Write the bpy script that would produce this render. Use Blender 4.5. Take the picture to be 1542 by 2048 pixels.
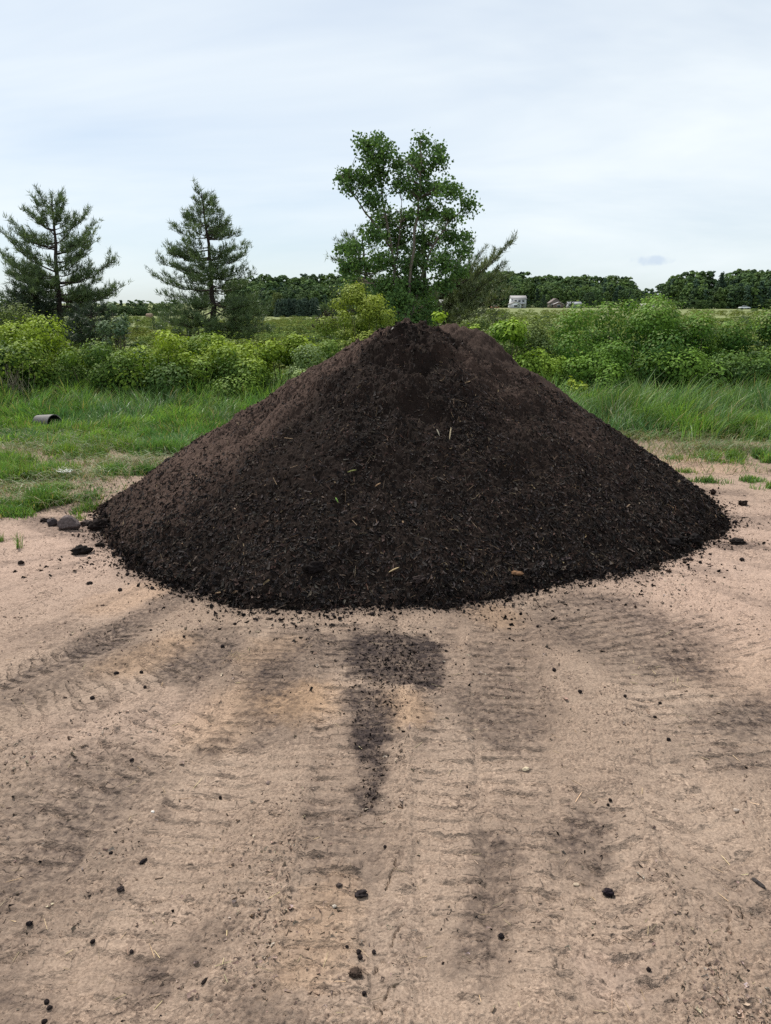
import bpy, math, random
import numpy as np
from mathutils import Vector

for _o in list(bpy.data.objects):
    bpy.data.objects.remove(_o)
SC = bpy.context.scene
COL = SC.collection
R = math.radians
rng = np.random.default_rng(7)
random.seed(7)

# ------------------------------------------------------------------ camera, sky, sun, exposure
FPX, EYE = 1481.0, 1.65                       # focal length in photo pixels, eye height
PITCH = math.atan((1024 - 605) / FPX)
cam = bpy.data.cameras.new('camera')
cam.sensor_fit = 'VERTICAL'
cam.sensor_height = 24.0
cam.lens = 24.0 * FPX / 2048.0
cam.clip_start, cam.clip_end = 0.05, 9000.0
co = bpy.data.objects.new('camera', cam)
COL.objects.link(co)
co.location = (0, 0, EYE)
co.rotation_euler = (math.pi / 2 - PITCH, 0, 0)
SC.camera = co

SUN_EL, SUN_AZ = R(55), R(-32)                # azimuth from +Y (ahead) towards +X
W = bpy.data.worlds.new('World')
SC.world = W
W.use_nodes = True
wn, wl = W.node_tree.nodes, W.node_tree.links
wn.clear()
w_out = wn.new('ShaderNodeOutputWorld')
w_bg = wn.new('ShaderNodeBackground')
w_bg.inputs['Strength'].default_value = 0.1
w_sky = wn.new('ShaderNodeTexSky')
w_sky.sky_type = 'NISHITA'
w_sky.sun_disc = False
w_sky.sun_elevation = SUN_EL
w_sky.sun_rotation = SUN_AZ
w_sky.air_density, w_sky.dust_density, w_sky.ozone_density = 1.0, 0.6, 1.5
w_tc = wn.new('ShaderNodeTexCoord')
# thin veil of high cloud: noise on a plane far overhead
w_sep = wn.new('ShaderNodeSeparateXYZ')
wl.new(w_tc.outputs['Generated'], w_sep.inputs[0])


def wmath(op, a, b=None, c=None, clamp=False):
    n = wn.new('ShaderNodeMath')
    n.operation = op
    n.use_clamp = clamp
    for i, v in enumerate((a, b, c)):
        if v is None:
            continue
        if isinstance(v, (int, float)):
            n.inputs[i].default_value = v
        else:
            wl.new(v, n.inputs[i])
    return n.outputs[0]


zc = wmath('ADD', wmath('MAXIMUM', w_sep.outputs['Z'], 0.0), 0.30)
w_cmb = wn.new('ShaderNodeCombineXYZ')
wl.new(wmath('DIVIDE', w_sep.outputs['X'], zc), w_cmb.inputs[0])
wl.new(wmath('DIVIDE', w_sep.outputs['Y'], zc), w_cmb.inputs[1])
w_map = wn.new('ShaderNodeMapping')
w_map.inputs['Rotation'].default_value = (0, 0, R(35))
w_map.inputs['Scale'].default_value = (0.8, 1.7, 1.0)
wl.new(w_cmb.outputs[0], w_map.inputs[0])
w_n = wn.new('ShaderNodeTexNoise')
w_n.inputs['Scale'].default_value = 0.85
w_n.inputs['Detail'].default_value = 5.0
w_n.inputs['Roughness'].default_value = 0.56
w_n.inputs['Distortion'].default_value = 0.35
wl.new(w_map.outputs[0], w_n.inputs['Vector'])
w_mr = wn.new('ShaderNodeMapRange')
w_mr.inputs['From Min'].default_value = 0.34
w_mr.inputs['From Max'].default_value = 0.68
w_mr.inputs['To Min'].default_value = 0.60
w_mr.inputs['To Max'].default_value = 0.97
wl.new(w_n.outputs['Fac'], w_mr.inputs['Value'])
# the veil thins out low down, where the blue comes through
w_lo = wn.new('ShaderNodeMapRange')
w_lo.interpolation_type = 'SMOOTHSTEP'
w_lo.inputs['From Min'].default_value = -0.02
w_lo.inputs['From Max'].default_value = 0.16
w_lo.inputs['To Min'].default_value = 0.80
w_lo.inputs['To Max'].default_value = 1.0
wl.new(w_sep.outputs['Z'], w_lo.inputs['Value'])
veil_f = wmath('MULTIPLY', w_mr.outputs[0], w_lo.outputs[0])
w_veil = wn.new('ShaderNodeMixRGB')
w_veil.inputs['Color2'].default_value = (9.3, 9.95, 10.2, 1)
w_dim = wn.new('ShaderNodeMixRGB')           # the clear sky behind the veil
w_dim.blend_type = 'MULTIPLY'
w_dim.inputs['Fac'].default_value = 1.0
w_dim.inputs['Color2'].default_value = (0.62, 0.80, 1.0, 1)
wl.new(w_sky.outputs[0], w_dim.inputs['Color1'])
wl.new(w_dim.outputs[0], w_veil.inputs['Color1'])
wl.new(veil_f, w_veil.inputs['Fac'])
# one small low cloud on the right
w_n2 = wn.new('ShaderNodeTexNoise')
w_n2.inputs['Scale'].default_value = 60
w_n2.inputs['Detail'].default_value = 3
wl.new(w_tc.outputs['Generated'], w_n2.inputs['Vector'])
cx_ = wmath('DIVIDE', wmath('SUBTRACT', wmath('DIVIDE', w_sep.outputs['X'], w_sep.outputs['Y']), 0.3415), 0.031)
cz_ = wmath('DIVIDE', wmath('SUBTRACT', wmath('DIVIDE', w_sep.outputs['Z'], w_sep.outputs['Y']), 0.0515), 0.0072)
cr_ = wmath('ADD', wmath('ADD', wmath('MULTIPLY', cx_, cx_), wmath('MULTIPLY', cz_, cz_)), wmath('MULTIPLY', wmath('SUBTRACT', w_n2.outputs['Fac'], 0.5), 3.0))
cm_ = wn.new('ShaderNodeMapRange')
cm_.interpolation_type = 'SMOOTHSTEP'
for k_, v_ in zip(('From Min', 'From Max', 'To Min', 'To Max'), (1.2, 0.0, 0.0, 0.55)):
    cm_.inputs[k_].default_value = v_
wl.new(cr_, cm_.inputs['Value'])
w_cl = wn.new('ShaderNodeMixRGB')
w_cl.inputs['Color2'].default_value = (5.3, 6.5, 8.3, 1)
wl.new(wmath('MULTIPLY', cm_.outputs[0], wmath('GREATER_THAN', w_sep.outputs['Y'], 0.1)), w_cl.inputs['Fac'])
wl.new(w_veil.outputs[0], w_cl.inputs['Color1'])
wl.new(w_cl.outputs[0], w_bg.inputs['Color'])
wl.new(w_bg.outputs[0], w_out.inputs[0])

sun = bpy.data.lights.new('sun', 'SUN')
sun.energy = 5.0
sun.angle = R(2.5)
sun.color = (1.0, 0.95, 0.87)
so = bpy.data.objects.new('sun', sun)
COL.objects.link(so)
sdir = Vector((math.sin(SUN_AZ) * math.cos(SUN_EL), math.cos(SUN_AZ) * math.cos(SUN_EL), math.sin(SUN_EL)))
so.rotation_euler = sdir.to_track_quat('Z', 'Y').to_euler()
so.location = sdir * 60

SC.view_settings.view_transform = 'Standard'
SC.view_settings.look = 'None'
SC.view_settings.exposure = 0.05
SC.view_settings.gamma = 1.0
SC.cycles.use_denoising = False
SC.cycles.sample_clamp_indirect = 3.0
SC.cycles.sample_clamp_direct = 6.0
SC.cycles.max_bounces = 6
SC.cycles.diffuse_bounces = 3
SC.cycles.transparent_max_bounces = 4


# ------------------------------------------------------------------ helpers
def px2g(px, py, z=0.0):
    """the ground point seen at a photo pixel"""
    u, v = (px - 771) / FPX, (1024 - py) / FPX
    dy = math.cos(PITCH) + v * math.sin(PITCH)
    dz = -math.sin(PITCH) + v * math.cos(PITCH)
    t = (z - EYE) / dz
    return (u * t, dy * t)


def at(px, py, y):
    """the point at distance y ahead seen at a photo pixel"""
    u, v = (px - 771) / FPX, (1024 - py) / FPX
    dy = math.cos(PITCH) + v * math.sin(PITCH)
    dz = -math.sin(PITCH) + v * math.cos(PITCH)
    t = y / dy
    return np.array([u * t, y, EYE + dz * t])


def _hash(ix, iy, seed):
    h = (ix.astype(np.int64) * 374761393 + iy.astype(np.int64) * 668265263 + seed * 974634777) & 0xFFFFFFFF
    h = ((h ^ (h >> 13)) * 1274126177) & 0xFFFFFFFF
    h = h ^ (h >> 16)
    return h


def perlin(x, y, seed=0):
    x = np.asarray(x, float)
    y = np.asarray(y, float)
    x0, y0 = np.floor(x), np.floor(y)
    fx, fy = x - x0, y - y0
    u = fx * fx * fx * (fx * (fx * 6 - 15) + 10)
    v = fy * fy * fy * (fy * (fy * 6 - 15) + 10)

    def g(ix, iy, dx, dy):
        a = _hash(ix, iy, seed) * (2 * math.pi / 4294967296.0)
        return np.cos(a) * dx + np.sin(a) * dy
    n00 = g(x0, y0, fx, fy)
    n10 = g(x0 + 1, y0, fx - 1, fy)
    n01 = g(x0, y0 + 1, fx, fy - 1)
    n11 = g(x0 + 1, y0 + 1, fx - 1, fy - 1)
    return ((n00 * (1 - u) + n10 * u) * (1 - v) + (n01 * (1 - u) + n11 * u) * v) * 1.5


def fbm(x, y, octaves=4, seed=0, gain=0.5):
    a, s, t = 1.0, 0.0, 0.0
    for i in range(octaves):
        s = s + a * perlin(x * 2 ** i, y * 2 ** i, seed + i * 17)
        t += a
        a *= gain
    return s / t


def sstep(a, b, x):
    t = np.clip((x - a) / (b - a), 0, 1)
    return t * t * (3 - 2 * t)


def mesh(name, V, quads=None, tris=None, mat=None, col=None, attrs=None, smooth=False, parent=None):
    V = np.asarray(V, np.float32)
    me = bpy.data.meshes.new(name)
    nq = 0 if quads is None else len(quads)
    nt = 0 if tris is None else len(tris)
    me.vertices.add(len(V))
    me.vertices.foreach_set('co', V.ravel())
    loops = []
    if nq:
        loops.append(np.asarray(quads, np.int32).ravel())
    if nt:
        loops.append(np.asarray(tris, np.int32).ravel())
    L = np.concatenate(loops)
    me.loops.add(len(L))
    me.loops.foreach_set('vertex_index', L)
    me.polygons.add(nq + nt)
    st = np.concatenate([np.arange(nq) * 4, nq * 4 + np.arange(nt) * 3]).astype(np.int32)
    me.polygons.foreach_set('loop_start', st)
    if smooth:
        me.polygons.foreach_set('use_smooth', np.ones(nq + nt, bool))
    me.update(calc_edges=True)
    me.validate()
    if col is not None:
        a = me.attributes.new('col', 'FLOAT_COLOR', 'POINT')
        c = np.ones((len(V), 4), np.float32)
        c[:, :3] = col
        a.data.foreach_set('color', c.ravel())
    for k, v in (attrs or {}).items():
        a = me.attributes.new(k, 'FLOAT', 'POINT')
        a.data.foreach_set('value', np.asarray(v, np.float32))
    if mat is not None:
        me.materials.append(mat)
    o = bpy.data.objects.new(name, me)
    COL.objects.link(o)
    if parent is not None:
        o.parent = parent
    return o


def thing(name, label, cat, loc=(0, 0, 0), rz=0.0, group=None):
    o = bpy.data.objects.new(name, None)
    COL.objects.link(o)
    o.location = loc
    o.rotation_euler = (0, 0, rz)
    o.empty_display_size = 0.2
    return tag(o, label, cat, group)


def tag(o, label, cat=None, group=None, kind=None):
    o['label'] = label
    if cat:
        o['category'] = cat
    if group:
        o['group'] = group
    if kind:
        o['kind'] = kind
    return o


def dup(root, loc, rz=0.0, label=None, scale=1.0, group=None):
    def cp(o, parent=None):
        c = o.copy()
        COL.objects.link(c)
        if parent is not None:
            c.parent = parent
        for ch in list(o.children):
            cp(ch, c)
        return c
    r = cp(root)
    r.location = loc
    r.rotation_euler = (0, 0, rz)
    r.scale = (scale, scale, scale)
    if label:
        r['label'] = label
    if group:
        r['group'] = group
    return r


class Geo:
    """collects quads, triangles and vertex colours"""

    def __init__(self):
        self.V, self.Q, self.T, self.C, self.n = [], [], [], [], 0

    def add(self, V, quads=None, tris=None, col=(1, 1, 1)):
        V = np.asarray(V, float).reshape(-1, 3)
        if quads is not None and len(quads):
            self.Q.append(np.asarray(quads, np.int64).reshape(-1, 4) + self.n)
        if tris is not None and len(tris):
            self.T.append(np.asarray(tris, np.int64).reshape(-1, 3) + self.n)
        c = np.empty((len(V), 3))
        c[:] = col
        self.V.append(V)
        self.C.append(c)
        self.n += len(V)

    def arrays(self):
        return (np.concatenate(self.V), np.concatenate(self.Q) if self.Q else None,
                np.concatenate(self.T) if self.T else None, np.concatenate(self.C))

    def build(self, name, mat, parent=None, smooth=False):
        V, Q, T, C = self.arrays()
        return mesh(name, V, Q, T, mat, C, smooth=smooth, parent=parent)

    def tube(self, P, rad, n=6, col=(1, 1, 1)):
        P = np.asarray(P, float)
        k = len(P)
        rad = np.broadcast_to(np.asarray(rad, float), (k,))
        T = np.gradient(P, axis=0)
        T /= np.linalg.norm(T, axis=1, keepdims=True) + 1e-9
        ref = np.where(np.abs(T[:, 2:3]) > 0.8, np.array([[1.0, 0, 0]]), np.array([[0, 0, 1.0]]))
        A = np.cross(T, ref)
        A /= np.linalg.norm(A, axis=1, keepdims=True) + 1e-9
        B = np.cross(T, A)
        an = np.arange(n) * 2 * math.pi / n
        V = P[:, None] + rad[:, None, None] * (np.cos(an)[None, :, None] * A[:, None] + np.sin(an)[None, :, None] * B[:, None])
        i = np.arange(k - 1)[:, None] * n
        j = np.arange(n)[None]
        j2 = (j + 1) % n
        Q = np.stack([i + j, i + j2, i + n + j2, i + n + j], -1).reshape(-1, 4)
        self.add(V.reshape(-1, 3), Q, None, col)

    def box(self, c, s, rz=0.0, col=(1, 1, 1)):
        c, s = np.asarray(c, float), np.asarray(s, float) / 2
        v = np.array([[x, y, z] for z in (-1, 1) for y in (-1, 1) for x in (-1, 1)]) * s
        ca, sa = math.cos(rz), math.sin(rz)
        v = np.stack([v[:, 0] * ca - v[:, 1] * sa, v[:, 0] * sa + v[:, 1] * ca, v[:, 2]], 1) + c
        self.add(v, [[0, 2, 3, 1], [4, 5, 7, 6], [0, 1, 5, 4], [2, 6, 7, 3], [0, 4, 6, 2], [1, 3, 7, 5]], None, col)

    def leaves(self, Cn, N, size, col, width=0.6, droop=0.0):
        """rhombic leaf blades: centres, normals, lengths, colours"""
        k = len(Cn)
        N = N / (np.linalg.norm(N, axis=1, keepdims=True) + 1e-9)
        A = np.cross(N, rng.normal(size=(k, 3)))
        A[:, 2] -= droop
        A /= np.linalg.norm(A, axis=1, keepdims=True) + 1e-9
        B = np.cross(N, A)
        B /= np.linalg.norm(B, axis=1, keepdims=True) + 1e-9
        s = np.broadcast_to(np.asarray(size, float), (k,))[:, None]
        V = np.stack([Cn - A * s * 0.5, Cn + B * s * width * 0.5 - A * s * 0.08, Cn + A * s * 0.5,
                      Cn - B * s * width * 0.5 - A * s * 0.08], 1)
        self.add(V.reshape(-1, 3), np.arange(4 * k).reshape(k, 4), None, np.repeat(np.broadcast_to(col, (k, 3)), 4, 0))

    def needles(self, Cn, D, L, n, col, w=0.006, spread=0.7):
        """tufts of needles: centres, axes"""
        k = len(Cn)
        c = np.repeat(Cn, n, 0)
        d = np.repeat(D, n, 0) + rng.normal(size=(k * n, 3)) * spread
        d /= np.linalg.norm(d, axis=1, keepdims=True) + 1e-9
        ll = (L * rng.uniform(0.6, 1.1, k * n))[:, None]
        b = np.cross(d, rng.normal(size=(k * n, 3)))
        b /= np.linalg.norm(b, axis=1, keepdims=True) + 1e-9
        c = c + d * ll * 0.05 + rng.normal(size=(k * n, 3)) * L * 0.18
        V = np.stack([c - b * w, c + b * w, c + d * ll], 1)
        cc = np.repeat(np.broadcast_to(col, (k, 3)), n * 3, 0)
        self.add(V.reshape(-1, 3), None, np.arange(3 * k * n).reshape(-1, 3), cc)


# ------------------------------------------------------------------ materials
def new_mat(name):
    m = bpy.data.materials.new(name)
    m.use_nodes = True
    t = m.node_tree
    t.nodes.clear()
    return m, t.nodes, t.links


def n_noise(nd, lk, vec, scale, detail=4, rough=0.55):
    n = nd.new('ShaderNodeTexNoise')
    n.inputs['Scale'].default_value = scale
    n.inputs['Detail'].default_value = detail
    n.inputs['Roughness'].default_value = rough
    lk.new(vec, n.inputs['Vector'])
    return n.outputs['Fac']


def n_range(nd, lk, v, a, b, c, d):
    n = nd.new('ShaderNodeMapRange')
    lk.new(v, n.inputs['Value'])
    for k, x in zip(('From Min', 'From Max', 'To Min', 'To Max'), (a, b, c, d)):
        n.inputs[k].default_value = x
    return n.outputs[0]


def n_mix(nd, lk, f, a, b, blend='MIX'):
    n = nd.new('ShaderNodeMixRGB')
    n.blend_type = blend
    for s, v in zip(('Fac', 'Color1', 'Color2'), (f, a, b)):
        if isinstance(v, (int, float)):
            n.inputs[s].default_value = v
        elif isinstance(v, tuple):
            n.inputs[s].default_value = v + (1,)
        else:
            lk.new(v, n.inputs[s])
    return n.outputs[0]


def n_attr(nd, name, out='Fac'):
    n = nd.new('ShaderNodeAttribute')
    n.attribute_name = name
    return n.outputs[out]


def n_math(nd, lk, op, a, b):
    n = nd.new('ShaderNodeMath')
    n.operation = op
    for i, v in enumerate((a, b)):
        if isinstance(v, (int, float)):
            n.inputs[i].default_value = v
        else:
            lk.new(v, n.inputs[i])
    return n.outputs[0]


def n_bump(nd, lk, h, strength, dist, normal=None):
    n = nd.new('ShaderNodeBump')
    n.inputs['Strength'].default_value = strength
    n.inputs['Distance'].default_value = dist
    lk.new(h, n.inputs['Height'])
    if normal is not None:
        lk.new(normal, n.inputs['Normal'])
    return n.outputs[0]


def finish(nd, lk, color, rough=0.9, normal=None, spec=0.2):
    p = nd.new('ShaderNodeBsdfPrincipled')
    if isinstance(color, tuple):
        p.inputs['Base Color'].default_value = color + (1,)
    else:
        lk.new(color, p.inputs['Base Color'])
    p.inputs['Roughness'].default_value = rough
    p.inputs['Specular IOR Level'].default_value = spec
    if normal is not None:
        lk.new(normal, p.inputs['Normal'])
    o = nd.new('ShaderNodeOutputMaterial')
    lk.new(p.outputs[0], o.inputs[0])
    return p


def mat_ground():
    m, nd, lk = new_mat('dirt_and_field')
    pos = nd.new('ShaderNodeNewGeometry').outputs['Position']
    n1 = n_noise(nd, lk, pos, 1.1, 5)
    n2 = n_noise(nd, lk, pos, 9, 5, 0.65)
    n3 = n_noise(nd, lk, pos, 130, 3, 0.7)
    n4 = n_noise(nd, lk, pos, 38, 5, 0.7)
    vor = nd.new('ShaderNodeTexVoronoi')
    vor.inputs['Scale'].default_value = 85
    vor.inputs['Randomness'].default_value = 1.0
    lk.new(pos, vor.inputs['Vector'])
    vsep = nd.new('ShaderNodeSeparateColor')
    lk.new(vor.outputs['Color'], vsep.inputs[0])
    grit = n_math(nd, lk, 'MULTIPLY', n_range(nd, lk, n2, 0.42, 0.62, 0.0, 1.0), n_range(nd, lk, n_attr(nd, 'green'), 0.0, 0.3, 1.0, 0.0))
    base = n_mix(nd, lk, n_range(nd, lk, n1, 0.35, 0.65, 0, 1), (0.242, 0.179, 0.136), (0.298, 0.226, 0.174))
    base = n_mix(nd, lk, n_attr(nd, 'tan'), base, (0.385, 0.252, 0.152))
    base = n_mix(nd, lk, n_attr(nd, 'pale'), base, (0.405, 0.295, 0.238))
    base = n_mix(nd, lk, n_range(nd, lk, n2, 0.3, 0.7, 0.0, 0.35), base, (0.195, 0.142, 0.115))
    pebble = n_mix(nd, lk, 1.0, base, n_mix(nd, lk, vsep.outputs[0], (0.62, 0.60, 0.60), (1.45, 1.45, 1.42)), 'MULTIPLY')
    base = n_mix(nd, lk, n_math(nd, lk, 'MULTIPLY', grit, 0.75), base, pebble)
    st = n_attr(nd, 'stain')
    # grain: the dark fines lie thick in places and are wiped thin in others
    gr = n_math(nd, lk, 'ADD', n_math(nd, lk, 'MULTIPLY', n_math(nd, lk, 'SUBTRACT', n4, 0.5), 5.0), n_math(nd, lk, 'MULTIPLY', n_math(nd, lk, 'SUBTRACT', n3, 0.5), 2.6))
    amp = n_math(nd, lk, 'MULTIPLY', st, n_math(nd, lk, 'SUBTRACT', 1.32, st))
    stc = nd.new('ShaderNodeClamp')
    lk.new(n_math(nd, lk, 'ADD', st, n_math(nd, lk, 'MULTIPLY', gr, amp)), stc.inputs[0])
    base = n_mix(nd, lk, stc.outputs[0], base, (0.037, 0.028, 0.0265))
    fieldn = n_noise(nd, lk, pos, 0.05, 6, 0.6)
    field = n_mix(nd, lk, n_range(nd, lk, fieldn, 0.35, 0.65, 0, 1), (0.092, 0.148, 0.038), (0.152, 0.205, 0.060))
    base = n_mix(nd, lk, n_attr(nd, 'green'), base, field)
    base = n_mix(nd, lk, n_attr(nd, 'earth'), base, (0.24, 0.165, 0.11))
    base = n_mix(nd, lk, n_range(nd, lk, n3, 0.28, 0.72, 0.0, 1.0), n_mix(nd, lk, 1.0, base, (0.62, 0.60, 0.60), 'MULTIPLY'),
                 n_mix(nd, lk, 1.0, base, (1.36, 1.36, 1.36), 'MULTIPLY'))
    # drying cracks
    wv = nd.new('ShaderNodeVectorMath')
    wv.operation = 'ADD'
    wn_ = nd.new('ShaderNodeTexNoise')
    wn_.inputs['Scale'].default_value = 22
    wn_.inputs['Detail'].default_value = 3
    lk.new(pos, wn_.inputs['Vector'])
    ws = nd.new('ShaderNodeVectorMath')
    ws.operation = 'SCALE'
    ws.inputs['Scale'].default_value = 0.05
    lk.new(wn_.outputs['Color'], ws.inputs[0])
    lk.new(pos, wv.inputs[0])
    lk.new(ws.outputs[0], wv.inputs[1])
    vc = nd.new('ShaderNodeTexVoronoi')
    vc.feature = 'DISTANCE_TO_EDGE'
    vc.inputs['Scale'].default_value = 11
    lk.new(wv.outputs[0], vc.inputs['Vector'])
    crk = n_math(nd, lk, 'MULTIPLY', n_range(nd, lk, vc.outputs['Distance'], 0.012, 0.04, 1.0, 0.0), n_range(nd, lk, n_noise(nd, lk, pos, 2.6, 4), 0.54, 0.68, 0.0, 1.0))
    crk = n_math(nd, lk, 'MULTIPLY', crk, n_range(nd, lk, n_attr(nd, 'green'), 0.0, 0.3, 1.0, 0.0))
    base = n_mix(nd, lk, n_math(nd, lk, 'MULTIPLY', crk, 0.55), base, (0.07, 0.05, 0.042))
    # tread blocks pressed into the dirt: run and offset of each wheel track are stored on the mesh
    tw = nd.new('ShaderNodeCombineXYZ')
    d1 = n_math(nd, lk, 'MULTIPLY', n_math(nd, lk, 'SUBTRACT', n_noise(nd, lk, pos, 10, 4), 0.5), 0.7)
    d2 = n_math(nd, lk, 'MULTIPLY', n_math(nd, lk, 'SUBTRACT', n_noise(nd, lk, pos, 13, 4), 0.5), 1.1)
    lk.new(n_math(nd, lk, 'ADD', n_attr(nd, 'trk_t'), d1), tw.inputs[0])
    lk.new(n_math(nd, lk, 'ADD', n_attr(nd, 'trk_s'), d2), tw.inputs[1])
    br = nd.new('ShaderNodeTexBrick')
    br.offset = 0.5
    br.inputs['Scale'].default_value = 1.0
    br.inputs['Brick Width'].default_value = 1.0
    br.inputs['Row Height'].default_value = 1.0
    br.inputs['Mortar Size'].default_value = 0.10
    br.inputs['Mortar Smooth'].default_value = 0.8
    lk.new(tw.outputs[0], br.inputs['Vector'])
    band = n_math(nd, lk, 'MULTIPLY', n_attr(nd, 'trk_b'), n_range(nd, lk, n_noise(nd, lk, pos, 5, 4), 0.36, 0.54, 0.40, 1.0))
    sw = n_math(nd, lk, 'ADD', n_attr(nd, 'trk_s'), n_math(nd, lk, 'MULTIPLY', n_math(nd, lk, 'SUBTRACT', n_noise(nd, lk, pos, 7, 2), 0.5), 1.3))
    sw = n_math(nd, lk, 'ADD', sw, n_math(nd, lk, 'MULTIPLY', n_math(nd, lk, 'SUBTRACT', n_noise(nd, lk, pos, 30, 3), 0.5), 0.45))
    fr = n_math(nd, lk, 'FRACT', sw, 0.0)
    rise = n_range(nd, lk, fr, 0.0, 0.34, 0.0, 1.0)
    fall = n_range(nd, lk, fr, 0.34, 0.50, 1.0, 0.0)
    line = n_math(nd, lk, 'MINIMUM', rise, fall)
    line = n_math(nd, lk, 'MULTIPLY', line, n_range(nd, lk, n_noise(nd, lk, pos, 9, 3), 0.34, 0.52, 0.45, 1.0))
    lug = n_math(nd, lk, 'MAXIMUM', line, n_math(nd, lk, 'MULTIPLY', br.outputs['Fac'], 0.17))
    lug = n_math(nd, lk, 'MULTIPLY', lug, band)
    calm = n_range(nd, lk, band, 0.1, 0.8, 1.0, 0.35)
    base = n_mix(nd, lk, n_math(nd, lk, 'MULTIPLY', lug, 0.5), base, n_mix(nd, lk, 1.0, base, (1.25, 1.22, 1.2), 'MULTIPLY'))
    vh = n_math(nd, lk, 'MULTIPLY', n_math(nd, lk, 'SUBTRACT', 0.6, vor.outputs['Distance']), grit)
    nb = n_bump(nd, lk, lug, 1.0, 0.021)
    nb = n_bump(nd, lk, n_math(nd, lk, 'MULTIPLY', n4, calm), 0.35, 0.008, nb)
    nb = n_bump(nd, lk, n_math(nd, lk, 'MULTIPLY', n_math(nd, lk, 'SUBTRACT', 1.0, crk), calm), 0.6, 0.008, nb)
    nb = n_bump(nd, lk, n_math(nd, lk, 'MULTIPLY', vh, calm), 0.8, 0.007, nb)
    nb = n_bump(nd, lk, n_math(nd, lk, 'MULTIPLY', n3, calm), 0.8, 0.006, nb)
    nb = n_bump(nd, lk, n_noise(nd, lk, pos, 420, 2, 0.6), 0.5, 0.003, nb)
    finish(nd, lk, base, 0.95, nb, 0.1)
    return m


def mat_pile():
    m, nd, lk = new_mat('composted_soil')
    pos = nd.new('ShaderNodeNewGeometry').outputs['Position']
    n1 = n_noise(nd, lk, pos, 4, 5)
    n3 = n_noise(nd, lk, pos, 90, 4, 0.7)
    c = n_mix(nd, lk, n_range(nd, lk, n1, 0.35, 0.65, 0, 1), (0.0130, 0.0094, 0.0080), (0.0235, 0.0165, 0.0138))
    c = n_mix(nd, lk, n_attr(nd, 'dry'), c, (0.092, 0.063, 0.051))
    c = n_mix(nd, lk, n_range(nd, lk, n3, 0.3, 0.7, 0, 1), n_mix(nd, lk, 1.0, c, (0.6, 0.6, 0.6), 'MULTIPLY'),
              n_mix(nd, lk, 1.0, c, (1.35, 1.3, 1.3), 'MULTIPLY'))
    nb = n_bump(nd, lk, n3, 0.8, 0.012)
    nb = n_bump(nd, lk, n_noise(nd, lk, pos, 300, 2, 0.6), 0.5, 0.004, nb)
    finish(nd, lk, c, 0.95, nb, 0.08)
    return m


def mat_col(name, rough=0.9, spec=0.15, noise=60.0, amp=0.25, bump=0.0):
    """colour from the mesh, broken up by fine noise"""
    m, nd, lk = new_mat(name)
    pos = nd.new('ShaderNodeNewGeometry').outputs['Position']
    n = n_noise(nd, lk, pos, noise, 4, 0.6)
    c = n_attr(nd, 'col', 'Color')
    c = n_mix(nd, lk, n_range(nd, lk, n, 0.3, 0.7, 0, 1), n_mix(nd, lk, 1.0, c, (1 - amp,) * 3, 'MULTIPLY'),
              n_mix(nd, lk, 1.0, c, (1 + amp,) * 3, 'MULTIPLY'))
    nb = n_bump(nd, lk, n, bump, 0.01) if bump else None
    finish(nd, lk, c, rough, nb, spec)
    return m


def mat_leaf(name, trans=0.32, rough=0.65, spec=0.12):
    m, nd, lk = new_mat(name)
    pos = nd.new('ShaderNodeNewGeometry').outputs['Position']
    n = n_noise(nd, lk, pos, 2.3, 3)
    c = n_attr(nd, 'col', 'Color')
    c = n_mix(nd, lk, n_range(nd, lk, n, 0.3, 0.7, 0, 1), n_mix(nd, lk, 1.0, c, (0.85, 0.88, 0.9), 'MULTIPLY'),
              n_mix(nd, lk, 1.0, c, (1.12, 1.1, 1.0), 'MULTIPLY'))
    p = nd.new('ShaderNodeBsdfPrincipled')
    lk.new(c, p.inputs['Base Color'])
    p.inputs['Roughness'].default_value = rough
    p.inputs['Specular IOR Level'].default_value = spec
    t = nd.new('ShaderNodeBsdfTranslucent')
    lk.new(n_mix(nd, lk, 1.0, c, (1.25, 1.3, 0.7), 'MULTIPLY'), t.inputs[0])
    mx = nd.new('ShaderNodeMixShader')
    mx.inputs[0].default_value = trans
    lk.new(p.outputs[0], mx.inputs[1])
    lk.new(t.outputs[0], mx.inputs[2])
    o = nd.new('ShaderNodeOutputMaterial')
    lk.new(mx.outputs[0], o.inputs[0])
    return m


M_ground, M_pile = mat_ground(), mat_pile()
M_chip = mat_col('bark_and_wood_chips', 0.85, 0.2, 150, 0.3)
M_stone = mat_col('stone', 0.9, 0.15, 90, 0.25, 0.3)
M_clod = mat_col('soil_clod', 0.95, 0.08, 70, 0.4, 0.8)
M_bark = mat_col('bark', 0.9, 0.1, 14, 0.35, 0.5)
M_leaf = mat_leaf('broad_leaves', 0.2)
M_needle = mat_leaf('needles', 0.12, 0.55, 0.3)
M_grass = mat_leaf('grass_blades', 0.3, 0.5, 0.3)
M_far = mat_leaf('far_foliage', 0.15, 0.8, 0.1)
M_wall = mat_col('painted_siding', 0.7, 0.3, 3, 0.06)
M_roof = mat_col('roof_shingles', 0.9, 0.1, 5, 0.12)
M_plastic = mat_col('weathered_plastic', 0.65, 0.3, 25, 0.15, 0.1)
M_paint = mat_col('car_paint', 0.3, 0.5, 2, 0.03)
M_paper = mat_col('paper', 0.8, 0.2, 30, 0.05)
m, nd, lk = new_mat('window_glass')
finish(nd, lk, (0.03, 0.04, 0.05), 0.1, None, 0.6)
M_glass = m


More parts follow.
